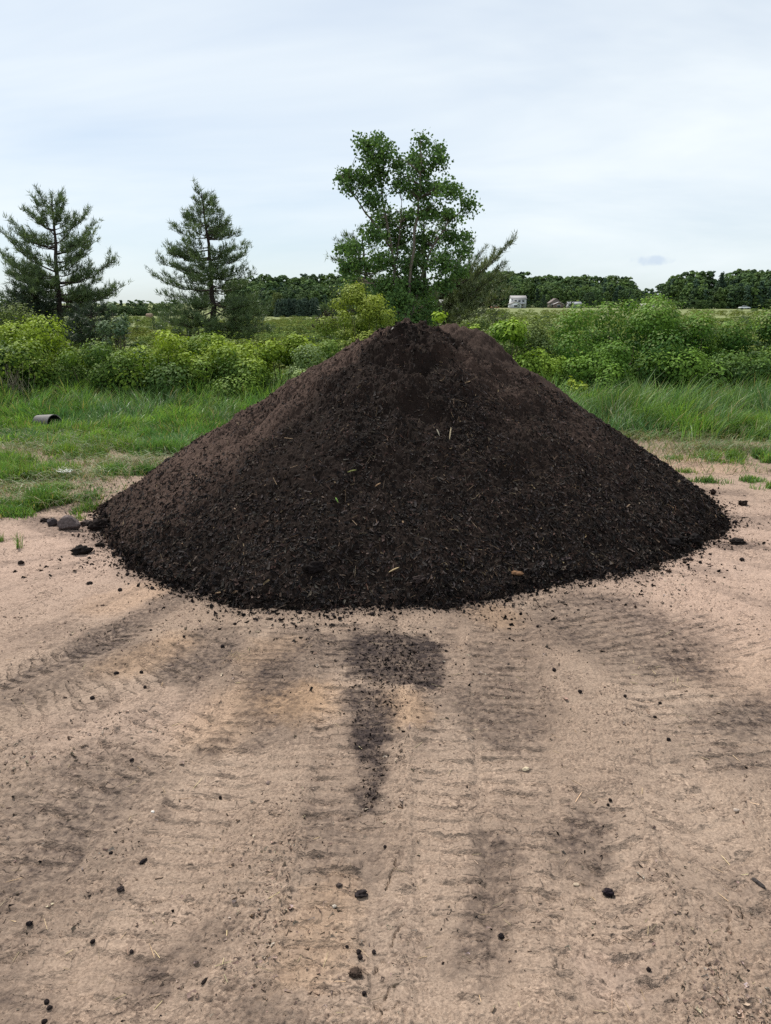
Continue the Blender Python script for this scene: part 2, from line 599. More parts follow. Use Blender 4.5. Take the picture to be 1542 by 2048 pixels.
# ------------------------------------------------------------------ the pile's shape
PCX, PCY = 0.16, 6.2
_edge_px = [(195, 1030), (205, 1050), (225, 1090), (290, 1150), (400, 1192), (470, 1214), (630, 1222), (800, 1215), (950, 1206),
            (1100, 1168), (1250, 1150), (1380, 1095), (1452, 1048)]
_e = [px2g(*q) for q in _edge_px]
_th = [math.atan2(y - PCY, x - PCX) for x, y in _e]
_rr = [math.hypot(y - PCY, x - PCX) for x, y in _e]
_th[0] = -math.pi + (_th[0] + math.pi) % (2 * math.pi)
_ta = np.array(_th + [math.radians(15), math.radians(60), math.radians(110), math.radians(150)])
_ra = np.array(_rr + [2.62, 3.1, 2.9, 2.42])
_o = np.argsort(_ta)
_ta, _ra = _ta[_o], _ra[_o]


def pile_radius(th):
    r = np.interp(th, _ta, _ra, period=2 * math.pi)
    return r + 0.05 * perlin(th * 5, th * 0 + 3.3, 5) + 0.055 * perlin(th * 17, th * 0 + 1.3, 6) + 0.03 * perlin(th * 50, th * 0, 8)


def pile_height(x, y, detail=True):
    dx, dy = x - PCX, y - PCY
    r = np.hypot(dx, dy)
    th = np.arctan2(dy, dx)
    r0 = np.interp(th, _ta, _ra, period=2 * math.pi)
    t = r / (r0 + (pile_radius(th) - r0) * sstep(0.7, 0.99, r / r0))     # the ragged rim stays at the foot
    c1 = 1.56 * (1 - np.sqrt(t * t + 0.0012))
    # fuller flanks: an older tip on the left, slightly convex front
    left = np.exp(-((np.angle(np.exp(1j * (th - math.radians(-164))))) / 0.42) ** 2)
    c1 = c1 + np.sin(np.pi * np.clip(t, 0, 1)) * (0.02 + 0.035 * left)
    d2 = np.hypot(x - 0.60, (y - 7.15) * 0.85)
    c2 = 1.49 - 0.64 * np.sqrt(d2 * d2 + 0.004)
    d3 = np.hypot(x - 1.02, y - 6.95)
    c2 = c2 + 0.075 * np.exp(-(((x - 0.94) / 0.24) ** 2 + ((y - 6.95) / 0.2) ** 2) ** 2)
    k = 0.05
    h = np.logaddexp(c1 / k, c2 / k) * k
    inside = 1 - sstep(0.9, 1.0, t)
    if detail:
        front = np.exp(-((th + math.pi / 2) / 1.0) ** 2)
        w = t + 0.035 * perlin(x * 5, y * 5, 31) + 0.02 * perlin(x * 13, y * 13, 32)
        h = h - 0.030 * front * np.exp(-((w - 0.085) / 0.03) ** 2) + 0.030 * front * np.exp(-((w - 0.145) / 0.035) ** 2)
        h = h - 0.065 * front * np.exp(-((w - 0.235) / 0.05) ** 2) + 0.038 * front * np.exp(-((w - 0.335) / 0.05) ** 2)
        h = h - 0.030 * front * np.exp(-((w - 0.47) / 0.05) ** 2) * sstep(-0.1, 0.3, perlin(x * 1.7, y * 1.7, 44))
        am = 0.25 + 0.75 * inside
        h = h + am * (0.060 * fbm(x * 1.7, y * 1.7, 2, 51) + 0.105 * fbm(x * 4.2, y * 5.2, 3, 52) * sstep(1.0, 0.1, t)
                      + 0.020 * fbm(x * 8, y * 8, 3, 53))
        h = h + 0.06 * fbm(x * 6.5, y * 6.5, 3, 59) * sstep(0.45, 0.05, t)
        h = h + 0.020 * fbm(x * 20, y * 20, 3, 54, 0.7) + 0.016 * np.abs(perlin(x * 34, y * 34, 56)) + 0.008 * perlin(x * 80, y * 80, 58)
        # runnels where soil slid down the flanks
        h = h - 0.022 * sstep(0.1, 0.5, perlin(th * 16, r * 1.2, 57)) * sstep(0.15, 0.4, t) * inside * (1 - 0.85 * front)
        # a hollow low on the right front and a scarp on the left flank
        h = h - 0.07 * np.exp(-(((x - 0.86) / 0.16) ** 2 + ((y - 4.92) / 0.10) ** 2))
        h = h - 0.03 * np.exp(-(np.angle(np.exp(1j * (th - math.radians(-152 + 0)))) / 0.05) ** 2) * sstep(0.35, 0.5, t) * (1 - sstep(0.6, 0.75, t))
    return np.where(t > 1, -0.03 - 0.3 * (t - 1), h * 1.0), t, th


nth_f, nth_b, nr = 900, 150, 400
ths = np.concatenate([np.linspace(-math.pi - 0.35, 0.45, nth_f, endpoint=False), np.linspace(0.45, math.pi - 0.35, nth_b, endpoint=False)])
nt_ = len(ths)
rf = np.concatenate([[0.0015], np.linspace(0, 1.02, nr) ** 0.9][0:2])
rf[1] = 0.004
TH, RF = np.meshgrid(ths, rf)
thw = np.angle(np.exp(1j * TH))
PR = pile_radius(thw)
PX, PY = PCX + RF * PR * np.cos(TH), PCY + RF * PR * np.sin(TH)
PZ, PT, PTH = pile_height(PX, PY)
sideways = sstep(-128, -147, np.degrees(PTH)) + sstep(100, 140, np.degrees(PTH))
right = sstep(-62, -28, np.degrees(PTH)) * (1 - sstep(0.5, 0.8, PT)) * (PTH < 2.0)
dryn = 0.5 + 0.9 * fbm(PX * 2.2, PY * 2.2, 4, 71)
dry = np.clip(sideways * (1 - 0.6 * sstep(0.75, 0.98, PT)) * (0.65 + 0.5 * dryn) + right * 0.75 * dryn + 0.10 * dryn * sstep(0.5, 0.1, PT), 0, 1)
nrr = len(rf)
i = np.arange(nrr - 1)[:, None] * nt_
j = np.arange(nt_)[None]
j2 = (j + 1) % nt_
Q = np.stack([i + j, i + j2, i + nt_ + j2, i + nt_ + j], -1).reshape(-1, 4)
pile = thing('soil_pile', 'large conical pile of dark brown compost soil on the bare dirt', 'soil pile', (PCX, PCY, 0))
pv = np.stack([PX, PY, PZ], -1).reshape(-1, 3)
pv[:, 0] -= PCX
pv[:, 1] -= PCY
mesh('soil_body', pv, Q, None, M_pile, attrs={'dry': dry.ravel()}, smooth=True, parent=pile)


# chips, crumbs and fibres lying on the pile
def lumps(P, size, col, flat=1.0, along=None, stretch=1.0):
    """small angular pieces: distorted octahedra at P (k,3)"""
    k = len(P)
    a = rng.normal(size=(k, 3))
    if along is not None:
        a = a - along * (np.sum(a * along, 1, keepdims=True)) * flat
    a /= np.linalg.norm(a, axis=1, keepdims=True) + 1e-9
    b = np.cross(a, rng.normal(size=(k, 3)) if along is None else along + 0.35 * rng.normal(size=(k, 3)))
    b /= np.linalg.norm(b, axis=1, keepdims=True) + 1e-9
    c = np.cross(a, b)
    s = np.asarray(size)[:, None]
    st = np.asarray(stretch)
    st = st[:, None] if st.ndim else st
    la, lb, lc = s * st, s * rng.uniform(0.5, 0.9, (k, 1)), s * rng.uniform(0.3, 0.65, (k, 1))

    def jit():
        return 1 + 0.35 * rng.uniform(-1, 1, (k, 1))
    off = lambda: rng.normal(size=(k, 3)) * s * 0.12
    # a bevelled chip: two staggered rectangles
    V = np.stack([P - a * la * jit() - b * lb * jit() * .8 + off(), P + a * la * jit() - b * lb * jit() + off(),
                  P + a * la * jit() + b * lb * jit() * .8 + off(), P - a * la * jit() + b * lb * jit() + off(),
                  P - a * la * .7 - b * lb * .5 + c * lc * jit(), P + a * la * .65 - b * lb * .6 + c * lc * jit(),
                  P + a * la * .7 + b * lb * .5 + c * lc * jit(), P - a * la * .65 + b * lb * .6 + c * lc * jit()], 1)
    q0 = np.array([[4, 5, 6, 7], [0, 1, 5, 4], [1, 2, 6, 5], [2, 3, 7, 6], [3, 0, 4, 7]])
    Qs = (np.arange(k) * 8)[:, None, None] + q0[None]
    return V.reshape(-1, 3), Qs.reshape(-1, 4), np.repeat(col, 8, 0)


def pile_points(k, tmin=0.05, tmax=1.0, power=0.5):
    th = rng.uniform(-math.pi - 0.3, 0.4, k)
    thw_ = np.angle(np.exp(1j * th))
    t = tmin + (tmax - tmin) * rng.uniform(0, 1, k) ** power
    r = t * pile_radius(thw_)
    x, y = PCX + r * np.cos(th), PCY + r * np.sin(th)
    z = pile_height(x, y)[0]
    e = 0.02
    nx = -(pile_height(x + e, y)[0] - pile_height(x - e, y)[0]) / (2 * e)
    ny = -(pile_height(x, y + e)[0] - pile_height(x, y - e)[0]) / (2 * e)
    N = np.stack([nx, ny, np.ones(k)], 1)
    N /= np.linalg.norm(N, axis=1, keepdims=True)
    return np.stack([x, y, z], 1), N, t, thw_


def pick(k, cols, p):
    c = np.asarray(cols)[rng.choice(len(cols), k, p=p)]
    return c * rng.uniform(0.6, 1.45, (k, 1)) * rng.uniform(0.92, 1.08, (k, 3))


DARKS = [(0.009, 0.0075, 0.0075), (0.018, 0.0145, 0.014), (0.042, 0.034, 0.032), (0.050, 0.030, 0.024), (0.075, 0.056, 0.044), (0.15, 0.105, 0.065)]
Gc = Geo()
K = 62000
P, N, t, th = pile_points(K, 0.04, 1.0, 0.55)
patch = 0.5 + fbm(P[:, 0] * 2.5, P[:, 1] * 2.5, 3, 91)
keep = rng.uniform(0, 1, K) < np.clip(0.17 + 1.5 * np.clip(patch - 0.35, 0, 1) * sstep(0.05, 0.5, t) + 0.65 * sstep(0.6, 0.95, t), 0, 1) * np.where(np.degrees(th) < -145, 0.5, 1) * np.where(np.degrees(th) > 90, 0.35, 1)
P, N, t = P[keep], N[keep], t[keep]
k = len(P)
size = (0.0035 + 0.006 * rng.uniform(0, 1, k) ** 2.5) * (0.8 + 0.55 * t)
V, Qs, Cc = lumps(P + N * 0.003, size, pick(k, DARKS, [.24, .27, .29, .11, .07, .02]), 0.85, N, rng.uniform(1.0, 2.6, k))
Gc.add(V, Qs, None, Cc)
# clumps of soil, thickest on the crest and rolled out to the foot
for K, t0, t1, pw, s0, s1 in ((1500, 0.03, 1.0, 0.6, 0.007, 0.016), (900, 0.86, 1.03, 0.6, 0.006, 0.021), (260, 0.0, 0.2, 0.8, 0.010, 0.022)):
    P, N, t, th = pile_points(K, t0, t1, pw)
    P[:, 2] = np.maximum(P[:, 2], 0.004)
    V, Qs, Cc = lumps(P, s0 + (s1 - s0) * rng.uniform(0, 1, K) ** 3, pick(K, DARKS[:4], [.4, .35, .2, .05]), 0.2, N, rng.uniform(0.8, 1.2, K))
    Gc.add(V, Qs, None, Cc)
# thin fibres and splinters
K = 5200
P, N, t, th = pile_points(K, 0.06, 1.0, 0.55)
V, Qs, Cc = lumps(P + N * 0.005, rng.uniform(0.0012, 0.002, K), pick(K, [(0.05, 0.038, 0.029), (0.10, 0.068, 0.045), (0.07, 0.033, 0.022), (0.22, 0.16, 0.10)], [.50, .29, .17, .04]),
                  0.75, N, rng.uniform(6, 22, K))
Gc.add(V, Qs, None, Cc)
V, Q, T, C = Gc.arrays()
V[:, 0] -= PCX
V[:, 1] -= PCY
chips = mesh('wood_chips', V, Q, None, M_chip, C, parent=pile)
chips['kind'] = 'stuff'

# ------------------------------------------------------------------ the ground
def k_slope(x, y):
    a = x / np.maximum(y, 5.0)
    return 1.0 + 2.6 * sstep(0.12, -0.10, a)


def terrain(x, y):
    x, y = np.asarray(x, float), np.asarray(y, float)
    d = np.clip((y - 18) / 282.0, 0, 1.5)
    return -k_slope(x, y) * d + 0.25 * fbm(x * 0.03, y * 0.03, 3, 3) * sstep(18, 60, y)


def stroke_dist(x, y, pts):
    """distance to a polyline, the run along it and the offset across it"""
    best = np.full(x.shape, 1e9)
    S = np.zeros_like(x)
    T_ = np.zeros_like(x)
    run = 0.0
    for (ax, ay), (bx, by) in zip(pts[:-1], pts[1:]):
        L = math.hypot(bx - ax, by - ay)
        ux, uy = (bx - ax) / L, (by - ay) / L
        s = np.clip((x - ax) * ux + (y - ay) * uy, 0, L)
        px_, py_ = x - ax - s * ux, y - ay - s * uy
        d = np.hypot(px_, py_)
        sgn = np.sign(ux * (y - ay) - uy * (x - ax))
        m_ = d < best
        best = np.where(m_, d, best)
        S = np.where(m_, run + s, S)
        T_ = np.where(m_, d * sgn, T_)
        run += L
    return best, S, T_, run


def PXL(*pts):
    return [px2g(*p) for p in pts]


# soil dragged over the pad: path, half width (m), softness (m), strength
STAINS = [
    (PXL((742, 1282), (845, 1284)), 0.10, 0.06, 0.74),
    (PXL((752, 1318), (850, 1318)), 0.10, 0.05, 0.76),
    (PXL((762, 1345), (850, 1350)), 0.08, 0.05, 0.74),
    (PXL((820, 1362), (866, 1368)), 0.03, 0.025, 0.74),
    (PXL((706, 1300), (712, 1345)), 0.04, 0.05, 0.7),
    (PXL((720, 1262), (780, 1268)), 0.07, 0.07, 0.5),
    (PXL((738, 1398), (752, 1470)), 0.08, 0.08, 0.72),
    (PXL((748, 1470), (750, 1540), (738, 1600)), 0.04, 0.08, 0.69),
    (PXL((600, 1275), (690, 1300)), 0.12, 0.12, 0.67),
    (PXL((570, 1330), (545, 1450)), 0.11, 0.14, 0.52),
    (PXL((1010, 1320), (1030, 1450)), 0.18, 0.1, 0.5),
    (PXL((1180, 1230), (1300, 1300)), 0.30, 0.22, 0.5),
    (PXL((1240, 1205), (1400, 1280), (1380, 1320)), 0.10, 0.16, 0.35),
    (PXL((960, 1230), (1100, 1260)), 0.16, 0.2, 0.35),
    (PXL((430, 1280), (370, 1335)), 0.14, 0.1, 0.58),
    (PXL((240, 1310), (120, 1350), (0, 1390)), 0.16, 0.14, 0.48),
    (PXL((370, 1190), (280, 1240), (170, 1285)), 0.10, 0.1, 0.55),
    (PXL((200, 1290), (60, 1350)), 0.05, 0.08, 0.4),
    (PXL((190, 1560), (60, 1640), (0, 1700)), 0.22, 0.16, 0.42),
    (PXL((120, 1750), (0, 1830)), 0.2, 0.2, 0.3),
    (PXL((440, 1455), (415, 1490)), 0.025, 0.04, 0.55),
    (PXL((470, 1485), (500, 1480)), 0.02, 0.04, 0.45),
    (PXL((985, 1690), (975, 1780), (960, 1900)), 0.07, 0.08, 0.58),
    (PXL((1170, 1640), (1165, 1720)), 0.06, 0.08, 0.5),
    (PXL((1440, 1440), (1542, 1410)), 0.10, 0.1, 0.6),
    (PXL((1480, 1510), (1542, 1530)), 0.06, 0.08, 0.4),
    (PXL((430, 1860), (420, 1890)), 0.05, 0.05, 0.5),
    (PXL((340, 1940), (300, 1970)), 0.06, 0.08, 0.4),
    (PXL((325, 1625), (320, 1640)), 0.025, 0.04, 0.55),
    (PXL((690, 1640), (700, 1700)), 0.14, 0.1, 0.25),
    (PXL((1430, 1040), (1542, 1045)), 0.12, 0.15, 0.5),
    (PXL((1450, 1095), (1500, 1090)), 0.08, 0.06, 0.6),
    (PXL((1400, 985), (1480, 985)), 0.1, 0.1, 0.45),
    (PXL((1390, 1140), (1420, 1145)), 0.06, 0.08, 0.4),
    (PXL((205, 1075), (90, 1045)), 0.14, 0.12, 0.5),
    (PXL((40, 890), (130, 886)), 0.12, 0.08, 0.7),
    (PXL((140, 1020), (160, 1015)), 0.1, 0.1, 0.6),
    (PXL((0, 2030), (30, 2048)), 0.08, 0.1, 0.4),
    (PXL((520, 2000), (560, 2048)), 0.06, 0.08, 0.35),
    (PXL((30, 1270), (120, 1250)), 0.06, 0.1, 0.25),
]
TANS = [
    (PXL((610, 1395), (590, 1410)), 0.12, 0.14, 0.7), (PXL((800, 1400), (820, 1430)), 0.08, 0.1, 0.6),
    (PXL((340, 1290), (250, 1330)), 0.10, 0.12, 0.55), (PXL((300, 1180), (220, 1205)), 0.12, 0.14, 0.6),
    (PXL((490, 1400), (430, 1440)), 0.12, 0.2, 0.45), (PXL((640, 1790), (620, 1900)), 0.07, 0.1, 0.4),
    (PXL((980, 1225), (1000, 1235)), 0.1, 0.12, 0.5), (PXL((1250, 920), (1400, 930)), 0.4, 0.4, 0.55),
    (PXL((560, 1290), (520, 1320)), 0.1, 0.12, 0.4), (PXL((0, 985), (90, 980)), 0.2, 0.2, 0.4), (PXL((1480, 1200), (1500, 1330)), 0.3, 0.3, 0.25),
]
PALES = [(PXL((0, 1100), (120, 1090)), 0.7, 0.9, 0.75), (PXL((1542, 1060), (1450, 1150)), 0.7, 0.9, 0.7), (PXL((350, 1420), (150, 1470)), 0.12, 0.3, 0.4), (PXL((1450, 1250), (1542, 1330)), 0.3, 0.4, 0.4), (PXL((1542, 980), (1330, 930)), 0.5, 0.5, 0.35),
         (PXL((0, 1240), (180, 1190)), 0.4, 0.5, 0.35), (PXL((1250, 1960), (1220, 1920)), 0.06, 0.08, 0.35)]
# tyre tracks: path, half width, lug pitch (m), lug height, style
TRACKS = [
    (PXL((690, 1235), (700, 1330), (700, 1500), (690, 1620), (680, 1750), (650, 2048)), 0.15, 0.066, 0.0055, 0),
    (PXL((1000, 1240), (1020, 1480), (1040, 1640), (1080, 1850), (1110, 2048)), 0.16, 0.066, 0.0050, 0),
    (PXL((1180, 1560), (1200, 1700), (1230, 2048)), 0.16, 0.085, 0.0075, 1),
    (PXL((400, 1400), (230, 1530), (110, 1640), (0, 1780)), 0.19, 0.075, 0.0060, 0),
    (PXL((450, 1265), (330, 1340), (150, 1400), (0, 1440)), 0.17, 0.07, 0.0060, 0),
    (PXL((300, 1240), (120, 1320), (-100, 1400)), 0.12, 0.06, 0.008, 1),
    (PXL((1130, 1190), (1290, 1290), (1400, 1400), (1542, 1560)), 0.32, 0.07, 0.0052, 0),
    (PXL((580, 1240), (540, 1340), (460, 1500), (330, 1750), (200, 2048)), 0.15, 0.066, 0.0045, 0),
    (PXL((870, 1240), (890, 1400), (900, 1600), (920, 1850), (940, 2048)), 0.14, 0.066, 0.0045, 0),
    (PXL((1300, 1500), (1430, 1720), (1542, 1900)), 0.16, 0.085, 0.0055, 1),
    (PXL((1330, 1220), (1542, 1320)), 0.16, 0.07, 0.0045, 0),
    (PXL((760, 1700), (800, 1850), (830, 2048)), 0.12, 0.075, 0.0035, 0),
    (PXL((120, 1800), (40, 1950), (-60, 2100)), 0.16, 0.075, 0.0045, 0),
]
CRACKS = [PXL((677, 1632), (690, 1634), (700, 1633)), PXL((710, 1630), (722, 1622), (732, 1612), (748, 1604)),
          PXL((792, 1715), (786, 1735), (776, 1760), (770, 1780)), PXL((806, 1838), (790, 1862), (780, 1880)),
          PXL((790, 1900), (768, 1915), (735, 1935), (715, 1948)), PXL((785, 1965), (772, 1985), (758, 2000)),
          PXL((748, 2000), (758, 2020), (765, 2048)), PXL((768, 2018), (790, 2012), (802, 2000)),
          PXL((1455, 1820), (1462, 1860), (1450, 1890)), PXL((1470, 1815), (1500, 1850), (1530, 1880))]


def ground_masks(x, y):
    wx = x + 0.07 * fbm(x * 3, y * 3, 3, 201) + 0.05 * fbm(x * 13, y * 13, 3, 203, 0.7)
    wy = y + 0.10 * fbm(x * 3, y * 3, 3, 202) + 0.07 * fbm(x * 13, y * 13, 3, 204, 0.7)

    def paint(lst):
        s = np.zeros_like(x)
        for pts, hw, soft, amt in lst:
            d = stroke_dist(wx, wy, pts)[0]
            s = 1 - (1 - s) * (1 - (amt if amt > 0.68 else 0.82 * amt) * (1 - sstep(hw - soft * 0.4, hw + soft * 0.8, d)))
        return s
    stain = paint(STAINS)
    # spilled fines around the foot of the pile
    r = np.hypot(x - PCX, y - PCY)
    th = np.arctan2(y - PCY, x - PCX)
    gap = r - np.interp(th, _ta, _ra, period=2 * math.pi)
    apron = np.clip(1 - gap / (0.16 + 0.16 * perlin(th * 7, r * 0 + 2, 77)), 0, 1) ** 1.5
    stain = 1 - (1 - stain) * (1 - 0.6 * apron)
    rad_n = fbm(th * 15 + 0.25 * perlin(r * 2, th * 3, 90), r * 0.8, 3, 211)
    stain = 1 - (1 - stain) * (1 - 0.26 * sstep(0.08, 0.5, rad_n) * (1 - sstep(0.6, 2.6, gap)) * sstep(-0.02, 0.1, gap))
    rad_p = fbm(th * 11 + 7, r * 0.9, 3, 212)
    stain = stain * (1 - 0.3 * sstep(0.1, 0.5, rad_p))
    stain = np.clip(stain + 0.18 * np.clip(fbm(x * 1.3, y * 1.3, 4, 210), 0, 1) - 0.02, 0, 1)
    return stain, paint(TANS), paint(PALES)


def grass_field(x, y):
    """where grass stands (0..1) and how tall it is"""
    nz = 0.45 * fbm(x * 0.8, y * 0.8, 3, 301) + 0.3 * fbm(x * 2.6, y * 2.6, 2, 302)
    edge = np.where(x < 0, 8.9 + 0.55 * np.sin(x * 0.9 + 1), 9.35 - 0.20 * (x - 2.5))
    tall = sstep(-0.25, 0.35, y - edge + nz)
    d = tall.copy()
    hgt = np.where(x < 0, 0.17 + 0.34 * sstep(9.6, 12.5, y), 0.30 + 0.28 * sstep(8.8, 10.6, y))
    return d, hgt, nz


# rows and columns fan out from under the camera; fine ahead, coarse elsewhere
az = np.concatenate([np.linspace(-33, 33, 900, endpoint=False), np.linspace(33, 327, 120, endpoint=False)])
az = np.radians(90 - az)
rad = np.concatenate([[0.02, 0.3, 0.8, 1.3], np.geomspace(1.7, 9.5, 800, endpoint=False), np.geomspace(9.5, 30, 90, endpoint=False),
                      np.geomspace(30, 600, 90, endpoint=False), np.geomspace(600, 7000, 14)])
AZ, RD = np.meshgrid(az, rad)
GX, GY = RD * np.cos(AZ), RD * np.sin(AZ) - 0.6
near = (GY > 0.2) & (GY < 10.2) & (np.abs(GX) < 7)
stain = np.zeros_like(GX)
tan_ = np.zeros_like(GX)
pale = np.zeros_like(GX)
GZ = terrain(GX, GY)
xn, yn = GX[near], GY[near]
s_, t_, p_ = ground_masks(xn, yn)
stain[near], tan_[near], pale[near] = s_, t_, p_
z = 0.022 * fbm(xn * 0.8, yn * 0.8, 3, 11) + 0.010 * fbm(xn * 3.2, yn * 3.2, 3, 12)
flat_ = np.zeros_like(xn)
tks, tkt, tkb = np.zeros_like(xn), np.zeros_like(xn), np.zeros_like(xn)
tm1, tm2 = np.full(xn.shape, -1e9), np.full(xn.shape, -1e9)
ridge = np.zeros_like(xn)
for pts, hw, pitch, hgt, style in TRACKS:
    d, S, T_, L = stroke_dist(xn, yn, pts)
    wob = 0.5 * pitch * fbm(xn * 6, yn * 6, 3, 21)
    band = (1 - sstep(hw * 0.8, hw * 1.08, d + wob)) * sstep(0, 0.12, S) * (1 - sstep(L - 0.1, L, S))
    if style == 0:
        blk = hw / 2.0
        cell = np.floor(T_ / blk)
        u = S + wob + pitch * 0.18 * np.sin(T_ / blk * math.pi) + pitch * 0.22 * ((cell % 2) - 0.5)
    else:
        blk = hw / 1.5
        u = S + wob + np.abs(T_) * 0.55
    ph = (u / pitch) % 1.0
    ln = np.where(ph < 0.24, ph / 0.24, np.clip(1 - (ph - 0.24) / 0.10, 0, 1))     # steep side faces the viewer
    tv = ((T_ + wob * 0.6) / blk + 0.5) % 1.0
    lg = np.exp(-((tv - 0.5) * blk / 0.006) ** 2) * (0.30 if style == 0 else 0.25) * sstep(-0.2, 0.3, perlin(xn * 4, yn * 4, 28))
    brk = 0.35 + 0.65 * sstep(-0.35, 0.15, fbm(xn * 3.5, yn * 3.5, 3, 23))
    ridge = np.maximum(ridge, band * brk * hgt * (1.5 if style == 0 else 0.62) * np.maximum(ln, lg) * (0.8 + 0.4 * perlin(xn * 9, yn * 9, 29)))
    z = z - 0.010 * band
    met = (hw - d) / hw
    up_ = met > tm1
    tm2 = np.where(up_, tm1, np.maximum(tm2, met))
    tm1 = np.where(up_, met, tm1)
    tks = np.where(up_, (S + (np.abs(T_) * 0.5 if style else 0.0)) / pitch, tks)
    tkt = np.where(up_, T_ / (0.075 if style == 0 else 0.13), tkt)
    tkb = np.where(up_, band * (hgt / 0.0055 if style == 0 else hgt / 0.007), tkb)
    flat_ = np.maximum(flat_, band)
z = z + ridge * 0.35
stain[near] = np.clip(stain[near] + 0.16 * flat_ * (1 - np.clip(ridge / 0.006, 0, 1)) * sstep(-0.2, 0.3, perlin(xn * 2.1, yn * 2.1, 33)), 0, 1)
rough = (1 - 0.85 * flat_) * (0.6 + 0.8 * np.clip(fbm(xn * 1.6, yn * 1.6, 3, 15) + 0.35, 0, 1))
z = z + rough * (0.009 * fbm(xn * 16, yn * 16, 3, 13, 0.6) + 0.007 * np.abs(perlin(xn * 42, yn * 42, 14)) + 0.005 * perlin(xn * 95, yn * 95, 16))
z = z + 0.0015 * perlin(xn * 60, yn * 60, 17) * flat_
# scraped lines running across the pad, left by a bucket edge
z = z + 0.0065 * perlin(xn * 6, yn * 34 + xn * 3, 18) * (1 - flat_ * 0.85) * sstep(-0.3, 0.3, perlin(xn * 1.1, yn * 1.1, 19))
for pts in CRACKS:
    d, S, T_, L = stroke_dist(xn + 0.014 * perlin(xn * 45, yn * 45, 25), yn + 0.014 * perlin(xn * 45, yn * 45, 26), pts)
    main = pts is CRACKS[0] or pts is CRACKS[1]
    z = z - (0.03 if main else 0.014) * (1 - sstep(0.0008, 0.0045 if main else 0.0036, d)) * sstep(-0.35, 0.1, perlin(xn * 25, yn * 25, 27) + (0.4 if main else 0))
fade = 1 - sstep(9.0, 10.2, yn)
TK = [np.zeros_like(GX) for _ in range(3)]
for _a, _b in zip(TK, (tks, tkt, np.clip(tkb, 0, 1.3) * sstep(0.02, 0.30, tm1 - tm2))):
    _a[near] = _b
GZ[near] = GZ[near] + z * fade
gd, gh, gn = grass_field(GX, GY)
green = np.where(GY > 7.5, gd, 0) * 0.75
green = np.where((np.abs(GX) > 7) & (GY < 10.2), sstep(7, 9, np.abs(GX)) * 0.0 + np.where(GY > 7.5, gd, 0), green)
earth = np.zeros_like(GX)
for (ax, ay, bx, by, hw) in ((30, 420, 65, 425, 9), (62, 395, 82, 400, 3), (-38, 255, -25, 262, 1.8), (100, 445, 112, 470, 4)):
    d = stroke_dist(GX, GY + 2 * perlin(GX * 0.2, GY * 0.2, 61), [(ax, ay), (bx, by)])[0]
    earth = np.maximum(earth, 0.8 * (1 - sstep(hw * 0.6, hw, d)))
na = len(az)
i = np.arange(len(rad) - 1)[:, None] * na
j = np.arange(na)[None]
j2 = (j + 1) % na
Q = np.stack([i + j2, i + j, i + na + j, i + na + j2], -1).reshape(-1, 4)
gnd = mesh('ground', np.stack([GX, GY, GZ], -1).reshape(-1, 3), Q, None, M_ground,
           attrs={'stain': stain.ravel(), 'tan': tan_.ravel(), 'pale': pale.ravel(), 'green': green.ravel(), 'earth': earth.ravel(), 'trk_s': TK[0].ravel(), 'trk_t': TK[1].ravel(), 'trk_b': TK[2].ravel()}, smooth=True)
tag(gnd, 'pinkish tan dirt pad with tyre tracks running into a green field', kind='structure')

# a height lookup on the fan grid, so that small things sit on the bumps
GZI = GZ


def ground_z(x, y):
    x, y = np.asarray(x, float), np.asarray(y, float)
    r = np.hypot(x, y + 0.6)
    a = np.degrees(math.pi / 2 - np.arctan2(y + 0.6, x))
    ci = np.clip(np.round((a + 33) / 66 * 900), 0, 899).astype(int)
    ri = np.clip(np.searchsorted(rad, r), 0, len(rad) - 1)
    return GZI[ri, ci]


# ------------------------------------------------------------------ gravel and crumbs on the pad
def scatter_ground(k, ymax=6.5, bias=1.0):
    """points spread over the visible pad, denser where the camera is near"""
    v = rng.uniform(0, 1, k) ** bias
    y = 1.15 * (ymax / 1.15) ** v
    x = rng.uniform(-0.68, 0.68, k) * (y + 0.6)
    rr = np.hypot(x - PCX, y - PCY) - np.interp(np.arctan2(y - PCY, x - PCX), _ta, _ra, period=2 * math.pi)
    return x, y, rr


Gg = Geo()
x, y, gap = scatter_ground(75000)
dens = np.clip(0.30 + 1.5 * fbm(x * 1.5, y * 1.5, 3, 15) + 0.5 * perlin(x * 5, y * 5, 222), 0.04, 1)
for pts, hw, pitch, hgt, style in TRACKS:
    dens = dens * (0.25 + 0.75 * sstep(hw * 0.7, hw * 1.2, stroke_dist(x, y, pts)[0]))
ok = (rng.uniform(0, 1, len(x)) < dens) & (gap > 0)
x, y = x[ok], y[ok]
k = len(x)
size = 0.0020 + 0.0070 * rng.uniform(0, 1, k) ** 4.5 + 0.0006 * y / 3
up = np.tile([0, 0, 1.0], (k, 1))
V, Qs, Cc = lumps(np.stack([x, y, ground_z(x, y) + size * 0.1], 1), size,
                  pick(k, [(0.21, 0.155, 0.122), (0.27, 0.205, 0.165), (0.34, 0.27, 0.22), (0.42, 0.36, 0.32)], [.46, .40, .12, .02]), 0.6, up, rng.uniform(0.8, 1.4, k))
Gg.add(V, Qs, None, Cc)
o = Gg.build('gravel', M_stone)
tag(o, 'fine gravel and pebbles pressed into the dirt pad', kind='stuff')

Gk = Geo()
